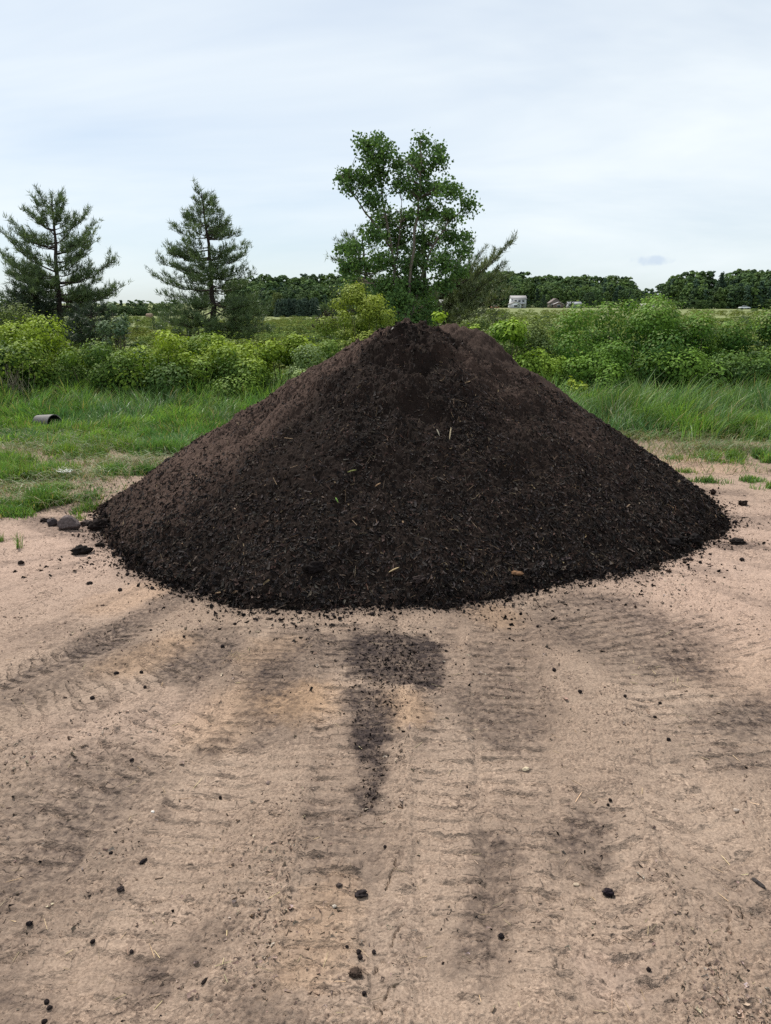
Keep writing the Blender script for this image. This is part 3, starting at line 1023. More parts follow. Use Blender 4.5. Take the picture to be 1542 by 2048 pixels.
# crumbs thrown out from the foot of the pile
K = 17000
th = rng.uniform(-math.pi - 0.25, 0.3, K)
gapr = rng.exponential(0.045, K) + (rng.uniform(size=K) < 0.35) * rng.exponential(0.16, K) * np.clip(0.6 + 1.8 * perlin(th * 6, th * 0 + 4.4, 78), 0.1, 2)
r = np.interp(np.angle(np.exp(1j * th)), _ta, _ra, period=2 * math.pi) - 0.06 + gapr
x, y = PCX + r * np.cos(th), PCY + r * np.sin(th)
size = 0.003 + 0.012 * rng.uniform(0, 1, K) ** 5
zz = np.maximum(ground_z(x, y), pile_height(x, y)[0])
V, Qs, Cc = lumps(np.stack([x, y, zz + size * 0.2], 1), size, pick(K, DARKS[:5], [.36, .36, .2, .06, .02]), 0.3, np.tile([0, 0, 1.0], (K, 1)), rng.uniform(0.8, 1.3, K))
Gk.add(V, Qs, None, Cc)
# crumbs left thick on the squarish patch and the streak below it
K = 2600
qx, qy = rng.normal(800, 55, K), rng.normal(1318, 42, K)
qy[2100:] = 1390 + 215 * rng.uniform(0, 1, 500) ** 1.4
qx[2100:] = 745 + rng.normal(0, 1, 500) * (36 - 0.11 * (qy[2100:] - 1390))
pq = np.array([px2g(a_, b_) for a_, b_ in zip(qx, qy)])
x, y = pq[:, 0], pq[:, 1]
size = 0.0018 + 0.006 * rng.uniform(0, 1, K) ** 4
V, Qs, Cc = lumps(np.stack([x, y, ground_z(x, y) + size * 0.2], 1), size, pick(K, DARKS[:5], [.3, .36, .24, .06, .04]), 0.3, np.tile([0, 0, 1.0], (K, 1)), rng.uniform(0.8, 1.5, K))
Gk.add(V, Qs, None, Cc)
# and carried out along the wheel tracks
x, y, gap = scatter_ground(22000, 4.6)
sm = ground_masks(x, y)[0]
ok = (rng.uniform(0, 1, len(x)) < 0.03 + 0.55 * sm ** 1.5) & (gap > 0.02)
x, y = x[ok], y[ok]
k = len(x)
size = 0.0016 + 0.0055 * rng.uniform(0, 1, k) ** 5
V, Qs, Cc = lumps(np.stack([x, y, ground_z(x, y) + size * 0.15], 1), size, pick(k, DARKS[:5], [.3, .36, .24, .06, .04]), 0.3, np.tile([0, 0, 1.0], (k, 1)), rng.uniform(0.8, 1.6, k))
Gk.add(V, Qs, None, Cc)
o = Gk.build('soil_crumbs', M_clod)
tag(o, 'dark soil crumbs spilled around the foot of the pile', kind='stuff')

Gs = Geo()
x, y, gap = scatter_ground(420, 5.0)
ok = gap > 0.02
x, y = x[ok], y[ok]
xs2 = np.concatenate([x, 0.9 * 0 + px2g(468, 1312)[0] + rng.normal(0, 0.035, 28), px2g(1300, 1345)[0] + rng.normal(0, 0.1, 30)])
ys2 = np.concatenate([y, px2g(468, 1312)[1] + rng.normal(0, 0.03, 28), px2g(1300, 1345)[1] + rng.normal(0, 0.1, 30)])
k = len(xs2)
V, Qs, Cc = lumps(np.stack([xs2, ys2, ground_z(xs2, ys2) + 0.003], 1), rng.uniform(0.0007, 0.0013, k), pick(k, [(0.42, 0.33, 0.2), (0.3, 0.23, 0.15)], [.6, .4]), 0.9,
                  np.tile([0, 0, 1.0], (k, 1)), rng.uniform(8, 26, k))
Gs.add(V, Qs, None, Cc)
o = Gs.build('straw', M_chip)
tag(o, 'loose bits of straw lying on the dirt pad', kind='stuff')


# ------------------------------------------------------------------ clods and stones, one by one
def blob_mesh(name, seed, squash=(1, 1, 0.7), rough=0.35, sub=3, col=(0.022, 0.016, 0.015), mat=None, facet=0.0):
    import bmesh
    bm = bmesh.new()
    bmesh.ops.create_icosphere(bm, subdivisions=sub, radius=1.0)
    r_ = np.random.default_rng(seed)
    V = np.array([v.co[:] for v in bm.verts])
    F = np.array([[v.index for v in f.verts] for f in bm.faces])
    bm.free()
    o1, o2, o3 = r_.uniform(0, 50, 3)
    n = (fbm(V[:, 0] * 1.3 + o1, V[:, 1] * 1.3 + V[:, 2] * 1.7 + o2, 2, seed) * 0.9 + fbm(V[:, 2] * 3.1 + o3, V[:, 0] * 3.1 - V[:, 1] * 2.2, 3, seed + 3, 0.7) * 0.7)
    V = V * (1 + rough * n)[:, None]
    if facet:
        for _ in range(7):
            d = r_.normal(size=3)
            d /= np.linalg.norm(d)
            h = V @ d
            V = V - np.outer(np.maximum(h - facet * r_.uniform(0.75, 1.0), 0), d)
    V = V * np.array(squash)
    V[:, 2] -= V[:, 2].min() * 0.8
    c = np.asarray(col) * (1 + 0.5 * fbm(V[:, 0] * 3, V[:, 1] * 3 + V[:, 2], 3, seed + 9))[:, None]
    me = mesh(name, V, None, F, mat or M_clod, c, smooth=sub > 3)
    return me


CLODS = [   # px, py of the foot, width in photo px, squash, colour, label
    ('dirt_lump', 135, 1060, 46, (1, .8, .72), (0.105, 0.085, 0.083), 'big grey dried lump of soil left of the pile, largest of its row'),
    ('dirt_lump', 101, 1050, 24, (1, .9, .85), (0.05, 0.042, 0.044), 'smaller dark grey lump leaning on the left of the big grey lump'),
    ('dirt_clod', 88, 1044, 16, (1, .8, .6), (0.018, 0.014, 0.013), 'black clod at the far left end of the row of grey lumps'),
    ('dirt_clod', 197, 1060, 38, (1, .8, .7), (0.016, 0.012, 0.011), 'black clod with a cracked face at the left foot of the pile'),
    ('dirt_clod', 172, 1050, 24, (1, .8, .5), (0.07, 0.055, 0.05), 'flat brownish clod between the grey lump and the pile'),
    ('dirt_clod', 160, 1110, 37, (1, .8, .56), (0.016, 0.013, 0.012), 'isolated large black clod on pale dirt left of the pile'),
    ('dirt_clod', 198, 1092, 18, (1, .8, .5), (0.018, 0.014, 0.012), 'flat black clod just right of the isolated large clod'),
    ('dirt_clod', 41, 1130, 11, (1, .9, .7), (0.03, 0.022, 0.02), 'small clod on pale dirt near the left edge below the weed'),
    ('dirt_clod', 178, 1168, 13, (1, .7, .5), (0.02, 0.016, 0.016), 'flat dark clod on tan dirt in front of the pile left end'),
    ('dirt_clod', 1427, 992, 11, (1, .9, 1.0), (0.024, 0.016, 0.014), 'pointed little clod right of the pile, below the grass strip'),
    ('dirt_clod', 1487, 1012, 19, (1, .9, .55), (0.030, 0.021, 0.018), 'round-topped brown clod alone on pale dirt at far right'),
    ('dirt_clod', 1390, 1095, 26, (1, .9, .8), (0.014, 0.012, 0.012), 'large black clod at the right foot of the pile'),
    ('dirt_clod', 1345, 1108, 34, (1, .8, .5), (0.014, 0.012, 0.012), 'wide black clod left of the large one at the right foot'),
    ('dirt_clod', 1478, 1090, 32, (1, .7, .36), (0.020, 0.016, 0.015), 'flat ragged clod with a tail at the far right of the pile'),
    ('dirt_clod', 1446, 1070, 12, (1, .9, .8), (0.016, 0.013, 0.012), 'small black clod between the pile tip and the ragged clod'),
    ('dirt_clod', 1313, 1142, 14, (1, .9, .8), (0.022, 0.017, 0.014), 'single round clod below the right end of the pile'),
    ('dirt_clod', 1338, 1147, 12, (1, .7, .5), (0.045, 0.028, 0.022), 'reddish brown flat clod right of the single round clod'),
    ('dirt_clod', 630, 1195, 34, (1, .7, .7), (0.014, 0.011, 0.011), 'black clod in the front foot of the pile, left of centre'),
    ('dirt_clod', 838, 1200, 26, (1, .7, .6), (0.04, 0.03, 0.028), 'greyish clod in the front foot of the pile, at the centre'),
    ('bark_piece', 1034, 1175, 26, (1, .5, .35), (0.16, 0.09, 0.05), 'rusty brown bark piece at the front edge of the pile'),
    ('dirt_clod', 1218, 1792, 19, (1, .8, .6), (0.018, 0.013, 0.016), 'glossy black clod at lower right beside the gravelly strip'),
    ('dirt_clod', 722, 1782, 23, (1, .7, .45), (0.028, 0.022, 0.022), 'ragged dark clod at lower centre below the crack'),
    ('dirt_clod', 678, 1765, 12, (1, .8, .5), (0.06, 0.046, 0.042), 'brown flattened clod left of the ragged dark clod'),
    ('dirt_clod', 1003, 1868, 12, (1, .7, .6), (0.014, 0.011, 0.012), 'small jet black clod on the dark stain at lower right of centre'),
    ('dirt_clod', 711, 1948, 22, (1, .8, .55), (0.055, 0.038, 0.03), 'crumbly brown clod at the end of a crack at bottom centre'),
    ('bark_piece', 284, 1716, 17, (1, .45, .35), (0.016, 0.013, 0.014), 'black bark sliver tilted on the dirt at lower left'),
    ('dirt_clod', 239, 1771, 13, (1, .9, .7), (0.035, 0.027, 0.026), 'rough round clod below the black bark sliver at lower left'),
    ('dirt_clod', 56, 1842, 11, (1, .9, .7), (0.013, 0.010, 0.011), 'black clod nearest the left edge in the foreground'),
    ('bark_piece', 408, 1965, 16, (1, .4, .35), (0.02, 0.015, 0.014), 'dark bark sliver near bottom left beside a dark smear'),
    ('bark_piece', 1521, 1772, 30, (1, .3, .3), (0.05, 0.042, 0.04), 'grey brown stick end lying at the right edge of the foreground'),
    ('pebble', 1052, 1540, 16, (1, .7, .5), (0.46, 0.38, 0.27), 'pale cream stone on the dirt right of the dark band'),
    ('pebble', 1474, 1624, 13, (1, .8, .5), (0.38, 0.31, 0.26), 'pale pinkish stone at right, past the gravelly strip'),
    ('pebble', 1154, 1766, 12, (1, .7, .5), (0.34, 0.27, 0.20), 'pale flat stone just left of the glossy black clod'),
    ('pebble', 668, 1808, 11, (1, .7, .6), (0.36, 0.31, 0.26), 'light grey stone below the brown flattened clod'),
    ('pebble', 304, 1620, 9, (1, .6, .5), (0.6, 0.56, 0.52), 'tiny white stone by the small dark smear at left'),
]
for n_, (nm, px, py, wpx, sq, colr, lab) in enumerate(CLODS):
    gx, gy = px2g(px, py)
    dist = math.hypot(gy, EYE)
    s = wpx / 2 / FPX * dist / 1.039
    o = blob_mesh(nm, 500 + n_, sq, 0.6 if nm == 'dirt_clod' else 0.22, 4 if wpx > 10 else 3, colr, M_stone if nm == 'pebble' else M_clod,
                  0.82 if nm in ('pebble', 'dirt_lump') else 0)
    gz = float(ground_z(gx, gy + s * .5))
    on_pile = pile_height(np.array([gx]), np.array([gy + s * .5]))[0][0]
    o.location = (gx, gy + s * 0.5, max(gz, on_pile) - 0.12 * s)
    o.scale = (s, s, s)
    rot = {284: 0.9, 408: 1.0, 1521: -1.1, 1034: -0.3}.get(px, rng.uniform(-0.25, 0.25))
    o.rotation_euler = (0, 0, rot)
    tag(o, lab, {'pebble': 'stone', 'bark_piece': 'bark'}.get(nm, 'soil clod'))

SMALL = [(694, 1888), (717, 1896), (748, 1893), (728, 1982), (720, 1906), (221, 1699), (262, 1893), (183, 1868), (92, 1995), (98, 2008), (88, 2035), (1220, 1602), (1216, 1611), (1320, 1405),
         (1310, 1432), (1337, 1480), (1297, 1940), (1497, 1942), (440, 1588), (263, 1516), (368, 1274), (233, 1347), (283, 1346), (302, 1262), (445, 1291), (185, 1397), (290, 1375), (1075, 1253),
         (1108, 1343), (560, 1243), (470, 1250), (1063, 1192), (1020, 1160 + 40), (1180, 1170), (1265, 1150), (1375, 1120), (1400, 1128), (1420, 1108), (1470, 1047), (1484, 1120), (1160, 1385), (892, 1297),
         (600, 1228), (680, 1240), (745, 1232), (240, 1180), (255, 1150), (305, 1178), (1250, 1395), (770, 1690)]
proto = None
for n_, (px, py) in enumerate(SMALL):
    gx, gy = px2g(px, py)
    s = rng.uniform(3.2, 5.2) / FPX * math.hypot(gy, EYE)
    if n_ < 4:
        o = blob_mesh('dirt_clod', 900 + n_, (1, .85, .7), 0.4, 2, (0.018, 0.0135, 0.0135))
        proto = (proto or []) + [o]
    else:
        o = proto[n_ % 4].copy()
        COL.objects.link(o)
    o.location = (gx, gy, max(float(ground_z(gx, gy)), pile_height(np.array([gx]), np.array([gy]))[0][0]) - 0.1 * s)
    o.scale = (s, s, s)
    o.rotation_euler = (0, 0, rng.uniform(0, 6))
    tag(o, 'pea to walnut sized black clod lying loose on the bare dirt pad', 'soil clod', 'small black clods strewn over the dirt pad')

# pale splinters stuck on the pile
for px, py, L_, rot, c, lab in ((900, 872, 0.12, 1.45, (0.52, 0.43, 0.28), 'longest pale wood splinter standing out right of the middle of the pile'),
                                (876, 868, 0.06, 1.9, (0.45, 0.40, 0.30), 'short pale splinter left of the longest splinter on the pile'),
                                (788, 1142, 0.07, 0.5, (0.50, 0.38, 0.22), 'pale tan wood chip near the front foot of the pile'),
                                (756, 972, 0.045, 0.6, (0.34, 0.22, 0.13), 'light brown wood chip on the middle of the pile'),
                                (674, 1003, 0.04, 2.0, (0.20, 0.34, 0.08), 'green leaf shred on the left middle of the pile'),
                                (704, 945, 0.06, 0.3, (0.22, 0.24, 0.08), 'olive green grass shred on the pile above the leaf shred'),
                                (785, 660, 0.03, 1.0, (0.5, 0.46, 0.42), 'whitish scrap just below the tip of the pile'),
                                (440, 1188, 0.05, 0.1, (0.3, 0.2, 0.12), 'brown twig piece on the lower left front of the pile')):
    best = None
    for yy in np.linspace(3.7, 6.3, 400):
        q = at(px, py, yy)
        if pile_height(np.array([q[0]]), np.array([yy]))[0][0] >= q[2]:
            best = q
            break
    if best is None:
        continue
    g = Geo()
    n = 7
    s = np.linspace(-0.5, 0.5, n) * L_
    bend = 0.12 * L_ * np.cos(s / L_ * math.pi)
    P_ = np.stack([s * math.cos(rot), -0.35 * np.sin(rot) * s * 0 + 0 * s - 0.6 * s * math.sin(rot) * -1 * 0.6, s * math.sin(rot) * 0.8 + bend * 0.3], 1)
    g.tube(P_, 0.0045 * np.array([.3, .7, 1, 1, 1, .8, .3]), 5, c)
    o = g.build('wood_splinter', M_chip)
    o.location = best + np.array([0, -0.012, 0.012])
    tag(o, lab, 'wood splinter')


# ------------------------------------------------------------------ grass
def blades(Gm, x, y, z, h, wdt, lean, ldir, col, tipcol=None):
    k = len(x)
    base = np.stack([x, y, z], 1)
    D = np.stack([np.cos(ldir), np.sin(ldir), np.zeros(k)], 1)
    fa = rng.uniform(0, math.pi, k)
    Sd = np.stack([np.cos(fa), np.sin(fa), np.zeros(k)], 1) * wdt[:, None] / 2
    P_ = []
    for s in (0.0, 0.38, 0.72, 1.0):
        hh = h * s * np.cos(lean * s * 0.9)
        oo = h * np.sin(lean * s) * s
        P_.append(base + D * oo[:, None] + np.array([0, 0, 1.0]) * hh[:, None])
    V = np.stack([P_[0] - Sd, P_[0] + Sd, P_[1] - Sd * .95, P_[1] + Sd * .95, P_[2] - Sd * .6, P_[2] + Sd * .6, P_[3]], 1)
    b = (np.arange(k) * 7)[:, None, None]
    Qs = b + np.array([[0, 1, 3, 2], [2, 3, 5, 4]])[None]
    Ts = b + np.array([[4, 5, 6]])[None]
    cc = np.repeat(col[:, None], 7, 1)
    Gm.add(V.reshape(-1, 3), Qs.reshape(-1, 4), Ts.reshape(-1, 3), cc.reshape(-1, 3))


GREENS = np.array([(0.07, 0.15, 0.048), (0.10, 0.185, 0.042), (0.14, 0.225, 0.045), (0.062, 0.13, 0.052), (0.16, 0.21, 0.11)])


def grass_col(x, y, k, dryp=0.075):
    hue = fbm(x * 0.7, y * 0.7, 3, 401)
    idx = np.clip(((hue * 1.6 + 0.5) * 3 + rng.normal(0, 0.7, k)).astype(int), 0, 3)
    idx = np.where(rng.uniform(0, 1, k) < 0.08, 4, idx)
    c = GREENS[idx] * rng.uniform(0.7, 1.3, (k, 1)) * (1.2 + 0.7 * fbm(x * 1.1, y * 1.6, 3, 402))[:, None]
    dr = rng.uniform(0, 1, k) < dryp
    c[dr] = np.array((0.30, 0.25, 0.13)) * rng.uniform(0.7, 1.2, (dr.sum(), 1))
    return c


def off_pile(x, y, m=0.02):
    return np.hypot(x - PCX, y - PCY) - np.interp(np.arctan2(y - PCY, x - PCX), _ta, _ra, period=2 * math.pi) > m


def tall_grass(name, label, x0, x1, y0, y1, k, seed):
    x = rng.uniform(x0, x1, k)
    y = y0 + (y1 - y0) * rng.uniform(0, 1, k) ** 1.25
    x = x * (y / y1 * 0.55 + 0.45)
    d, h, nz = grass_field(x, y)
    cl = 0.5 + fbm(x * 3.1, y * 3.1, 2, seed)
    ok = (rng.uniform(0, 1, k) < d * np.clip(0.35 + 0.8 * cl, 0.1, 1)) & off_pile(x, y)
    ok &= np.hypot(x - PIPE[0], (y - PIPE[1] + 0.0)) > 0.0
    x, y, h, cl = x[ok], y[ok], h[ok], cl[ok]
    k = len(x)
    h = h * (0.55 + 0.6 * cl) * rng.uniform(0.55, 1.2, k)
    # nothing tall right in front of the pipe
    front = (np.abs(x - PIPE[0]) < 0.32) & (y < PIPE[1] + 0.12) & (y > PIPE[1] - 1.1)
    h = np.where(front, np.minimum(h, 0.085 + 0.05 * rng.uniform(size=k)), h)
    swirl = 2.6 * fbm(x * 0.9, y * 0.9, 2, seed + 5) * 2 + rng.normal(0, 0.9, k)
    lean = np.clip(rng.normal(0.55, 0.25, k) + 0.5 * np.clip(fbm(x * 1.3, y * 1.3, 2, seed + 8), 0, 1), 0.05, 1.35)
    g = Geo()
    blades(g, x, y, terrain(x, y) - 0.01, h, rng.uniform(0.007, 0.015, k), lean, swirl, grass_col(x, y, k))
    o = g.build(name, M_grass)
    return tag(o, label, kind='stuff')


PIPE = (-4.74, 10.3)
tall_grass('tall_grass', 'tall dark green grass left of the pile below the bushes', -10.5, -0.9, 8.2, 14.2, 105000, 411)
tall_grass('tall_grass', 'tall green grass right of the pile below the bushes', 1.2, 9.8, 8.0, 13.6, 105000, 421)

# shorter tufts on the pad's edge, and trodden grass lying flat
gl, gf = Geo(), Geo()
PATCH = [  # px, py, half width m, half depth m, height, blades
    (40, 955, 0.50, 0.42, 0.17, 3300), (0, 935, 0.5, 0.4, 0.17, 2000), (185, 948, 0.30, 0.18, 0.13, 1500), (60, 1018, 0.6, 0.14, 0.11, 2400), (85, 1010, 0.25, 0.16, 0.14, 1300),
    (205, 1005, 0.28, 0.22, 0.12, 1500), (175, 1030, 0.16, 0.10, 0.10, 600), (260, 948, 0.35, 0.12, 0.12, 1200), (230, 900, 0.5, 0.25, 0.16, 1600), (150, 912, 0.5, 0.2, 0.15, 1500), (330, 905, 0.5, 0.3, 0.16, 1900),
    (110, 985, 0.35, 0.14, 0.09, 900), (20, 1030, 0.3, 0.10, 0.08, 800),
    (1490, 918, 0.75, 0.15, 0.12, 2600), (1545, 925, 0.5, 0.14, 0.12, 1500), (1345, 946, 0.20, 0.08, 0.09, 520), (1450, 963, 0.35, 0.09, 0.09, 900), (1520, 975, 0.30, 0.07, 0.08, 700), (1250, 905, 0.16, 0.1, 0.08, 260),
    (1320, 868, 0.45, 0.2, 0.12, 1200), (1255, 860, 0.5, 0.25, 0.13, 1500), (1410, 962, 0.25, 0.06, 0.05, 180), (1490, 872, 0.55, 0.22, 0.30, 3200),
    (38, 1098, 0.03, 0.02, 0.13, 16), (2, 1082, 0.03, 0.02, 0.08, 20),
]
for px, py, hw, hd, hh, n in PATCH:
    cx_, cy_ = px2g(px, py)
    n2 = int(n * 2.2)
    a = rng.normal(0, 0.5, (n2, 2))
    x, y = cx_ + a[:, 0] * hw, cy_ + a[:, 1] * hd
    ok = off_pile(x, y) & ((n < 100) | (0.28 + fbm(x * 3.2, y * 3.2, 2, 431) * 2.4 > rng.uniform(0, 1, n2)))
    x, y, a = x[ok], y[ok], a[ok]
    k = len(x)
    if n < 100:
        g = Geo()
        blades(g, x - cx_, y - cy_, np.zeros(k), hh * rng.uniform(0.3, 1.1, k), np.full(k, 0.004), rng.uniform(0.05, 0.6, k), rng.uniform(0, 6.3, k), grass_col(x, y, k, 0.1))
        o = g.build('weed', M_grass)
        o.location = (cx_, cy_, float(ground_z(cx_, cy_)) - 0.003)
        tag(o, 'thin single grass weed sprouting from bare dirt at left' if px > 10 else 'short grass weed cut by the left edge on bare dirt', 'weed')
        continue
    fall = np.clip(1.15 - 0.5 * np.hypot(a[:, 0], a[:, 1]), 0.35, 1)
    c = grass_col(x, y, k, 0.05)
    c = c * np.array([1.12, 1.08, 0.9])
    blades(gl, x, y, ground_z(x, y) - 0.005, hh * fall * rng.uniform(0.5, 1.3, k), rng.uniform(0.005, 0.0095, k), np.clip(rng.normal(0.55, 0.3, k), 0.05, 1.3), rng.uniform(0, 6.3, k), c)
tag(gl.build('short_grass', M_grass), 'short bright green grass tufts along the edge of the dirt pad', kind='stuff')
for px, py, hw, hd, n in ((90, 905, 1.0, 0.35, 2600), (140, 960, 0.6, 0.25, 1500), (60, 985, 0.7, 0.2, 1200), (230, 930, 0.6, 0.25, 1500), (330, 930, 0.4, 0.3, 900), (120, 880, 0.9, 0.4, 1600), (60, 1010, 0.8, 0.2, 900),
                          (1330, 880, 0.8, 0.25, 2600), (1420, 900, 0.7, 0.3, 2400), (1500, 905, 0.7, 0.25, 1500), (1260, 872, 0.5, 0.2, 1200), (1380, 865, 0.9, 0.25, 2200), (1500, 945, 0.6, 0.1, 300), (1400, 925, 0.4, 0.1, 260), (1300, 915, 0.8, 0.4, 500)):
    cx_, cy_ = px2g(px, py)
    n = int(n * 0.32)
    a = rng.normal(0, 0.55, (n, 2))
    x, y = cx_ + a[:, 0] * hw, cy_ + a[:, 1] * hd
    ok = off_pile(x, y)
    x, y = x[ok], y[ok]
    k = len(x)
    c = np.array([(0.14, 0.20, 0.085), (0.22, 0.19, 0.105), (0.11, 0.19, 0.06), (0.26, 0.21, 0.125)])[rng.choice(4, k, p=[.35, .25, .25, .15])] * rng.uniform(0.7, 1.2, (k, 1))
    blades(gf, x, y, ground_z(x, y) + 0.004, rng.uniform(0.10, 0.26, k), rng.uniform(0.004, 0.008, k), rng.uniform(1.25, 1.52, k), rng.normal(0.1, 0.6, k) + math.pi * rng.integers(0, 2, k), c)
tag(gf.build('trodden_grass', M_grass), 'flattened pale grass trodden down beside the dirt pad', kind='stuff')


# ------------------------------------------------------------------ bushes
def lerp_cols(a, b, f):
    return np.asarray(a) * (1 - f[:, None]) + np.asarray(b) * f[:, None]


def bush(name, label, px, y, wpx, top, cols, leaf=0.055, n=9000, depth=0.9, fine=1.0, tops=None, group=None, zbase=0.0, loose=0.0, stemcol=(0.10, 0.08, 0.06), base_frac=0.12):
    """a shrub of leaf sprays: photo x, distance, width in photo px, photo y of the top, leaf colours (shade, light)"""
    c = at(px, 700, y)
    half = wpx / 2 / FPX * y * 1.1
    H_ = at(px, top, y)[2] - zbase
    root = thing(name, label, 'shrub', (c[0], y, zbase), 0, group)
    g, gs = Geo(), Geo()
    # rounded lobes of foliage heaped over a dome, leaves thickest on their shells
    lr0 = min(0.34, 0.42 * half) * (0.75 if loose > 0.7 else 1.0) * fine
    ns = int(np.clip(2.5 * half * half * depth / (lr0 * lr0) * (H_ / 1.3) ** 0.5, 10, 95))
    a = rng.uniform(0, 2 * math.pi, ns)
    rr = rng.uniform(0.0, 1, ns) ** 0.62
    dx, dy = rr * np.cos(a), rr * np.sin(a)
    o1 = rng.uniform(0, 99)
    lump = 1.0 + 0.16 * fbm(dx * 1.6 + o1, dy * 1.6 + o1, 2, 41) + 0.05 * rng.normal(size=ns)
    dome = (1 - np.clip(rr, 0, 1) ** 2.2) ** 0.5
    lr = lr0 * rng.uniform(0.4, 1.1, ns)
    ztop = np.clip((H_ - lr * 0.8) * (0.12 + 0.88 * dome) * np.clip(lump, 0.6, 1.06), 0.12, None)
    zf = np.where(rng.uniform(size=ns) < (0.2 if loose > 0.7 else 0.55), rng.uniform(0.85, 1.0, ns), rng.uniform(base_frac, 0.9, ns))
    P_ = np.stack([dx * half * 0.95, dy * half * depth, ztop * zf], 1)
    P_[:, 2] *= (H_ * 1.0) / np.max(P_[:, 2] + 0.75 * lr)
    cnt = np.maximum(8, (n * lr ** 2 / np.sum(lr ** 2))).astype(int)
    idx = np.repeat(np.arange(ns), cnt)
    off = rng.normal(size=(len(idx), 3))
    off /= np.linalg.norm(off, axis=1, keepdims=True)
    rad_ = rng.uniform(0, 1, len(idx)) ** 0.33
    rad_ = 0.55 + 0.48 * rad_ + (0.22 + 0.20 * loose) * np.abs(rng.normal(size=len(idx))) * (rng.uniform(size=len(idx)) < 0.3)
    L_ = P_[idx] + off * (lr[idx] * rad_)[:, None] * np.array([1, 1, 0.82])
    L_[:, 2] = np.maximum(L_[:, 2], 0.03)
    Nn = off * 1.3 + np.array([0, 0, 0.65]) + rng.normal(size=off.shape) * 0.36
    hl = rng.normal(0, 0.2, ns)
    f = np.clip(0.30 + 0.45 * (L_[:, 2] / max(H_, 0.1) - 0.45) + hl[idx] + 0.22 * off[:, 2] + 0.16 * rng.normal(size=len(idx)), 0, 1)  # high leaves and lobe tops lighter: light and shade painted into the colour
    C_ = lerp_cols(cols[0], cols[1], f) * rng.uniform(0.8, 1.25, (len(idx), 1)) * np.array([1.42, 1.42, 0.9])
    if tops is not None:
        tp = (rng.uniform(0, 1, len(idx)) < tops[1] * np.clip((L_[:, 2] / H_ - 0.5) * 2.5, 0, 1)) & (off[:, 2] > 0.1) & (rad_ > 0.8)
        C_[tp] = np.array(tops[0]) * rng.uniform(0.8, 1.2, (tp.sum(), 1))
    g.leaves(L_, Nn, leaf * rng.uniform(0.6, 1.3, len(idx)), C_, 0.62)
    # stems from the ground to the sprays
    for q in rng.choice(ns, min(ns, 34), replace=False):
        e = P_[q]
        b = np.array([e[0] * 0.25, e[1] * 0.25, 0.0])
        mid = b * 0.4 + e * 0.6
        mid[2] = e[2] * 0.5
        gs.tube([b, mid, e], [0.012, 0.008, 0.003], 4, stemcol)
    gs.build('stems', M_bark, root)
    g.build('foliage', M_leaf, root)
    return root


YG = ((0.036, 0.078, 0.022), (0.185, 0.245, 0.036))
MG = ((0.035, 0.07, 0.028), (0.115, 0.175, 0.04))
DG = ((0.022, 0.05, 0.024), (0.08, 0.135, 0.04))
PG = ((0.07, 0.11, 0.065), (0.185, 0.235, 0.15))
CG = ((0.022, 0.062, 0.022), (0.105, 0.185, 0.042))
OG = ((0.06, 0.09, 0.03), (0.17, 0.20, 0.06))
GG = 'shrubs in the hedge behind the grass'
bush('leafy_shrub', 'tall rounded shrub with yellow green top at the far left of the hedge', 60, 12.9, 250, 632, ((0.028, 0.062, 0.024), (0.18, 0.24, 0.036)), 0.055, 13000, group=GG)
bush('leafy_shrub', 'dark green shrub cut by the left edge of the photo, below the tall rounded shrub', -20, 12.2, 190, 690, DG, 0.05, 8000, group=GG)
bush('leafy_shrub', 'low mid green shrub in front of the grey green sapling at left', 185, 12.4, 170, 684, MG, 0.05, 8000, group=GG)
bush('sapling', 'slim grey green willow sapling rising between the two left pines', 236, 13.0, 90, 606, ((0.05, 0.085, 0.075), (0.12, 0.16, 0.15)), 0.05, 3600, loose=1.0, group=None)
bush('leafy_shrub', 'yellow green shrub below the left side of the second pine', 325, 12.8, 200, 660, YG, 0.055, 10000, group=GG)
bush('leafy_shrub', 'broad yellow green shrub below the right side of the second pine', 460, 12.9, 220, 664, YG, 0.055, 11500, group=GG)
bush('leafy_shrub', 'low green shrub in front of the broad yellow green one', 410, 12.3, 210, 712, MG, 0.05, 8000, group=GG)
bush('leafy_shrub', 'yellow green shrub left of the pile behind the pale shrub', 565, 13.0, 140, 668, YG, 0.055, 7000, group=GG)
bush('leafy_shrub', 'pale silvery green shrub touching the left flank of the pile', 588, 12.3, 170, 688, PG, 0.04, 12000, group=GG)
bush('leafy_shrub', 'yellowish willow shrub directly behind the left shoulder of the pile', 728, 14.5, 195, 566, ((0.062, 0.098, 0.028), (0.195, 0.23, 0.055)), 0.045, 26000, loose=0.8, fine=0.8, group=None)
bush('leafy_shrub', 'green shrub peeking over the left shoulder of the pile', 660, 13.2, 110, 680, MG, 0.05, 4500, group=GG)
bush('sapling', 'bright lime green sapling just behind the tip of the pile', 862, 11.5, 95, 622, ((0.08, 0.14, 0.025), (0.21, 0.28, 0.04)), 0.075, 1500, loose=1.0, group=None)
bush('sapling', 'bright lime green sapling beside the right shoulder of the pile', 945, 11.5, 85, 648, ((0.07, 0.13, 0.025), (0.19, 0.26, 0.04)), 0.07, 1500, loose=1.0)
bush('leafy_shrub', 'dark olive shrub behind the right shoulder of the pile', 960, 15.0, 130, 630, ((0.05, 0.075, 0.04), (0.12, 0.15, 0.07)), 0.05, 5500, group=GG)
bush('leafy_shrub', 'fresh bright green shrub nearest the right shoulder of the pile', 1010, 12.2, 95, 640, ((0.06, 0.12, 0.03), (0.20, 0.29, 0.05)), 0.06, 5000, loose=.5, group=GG)
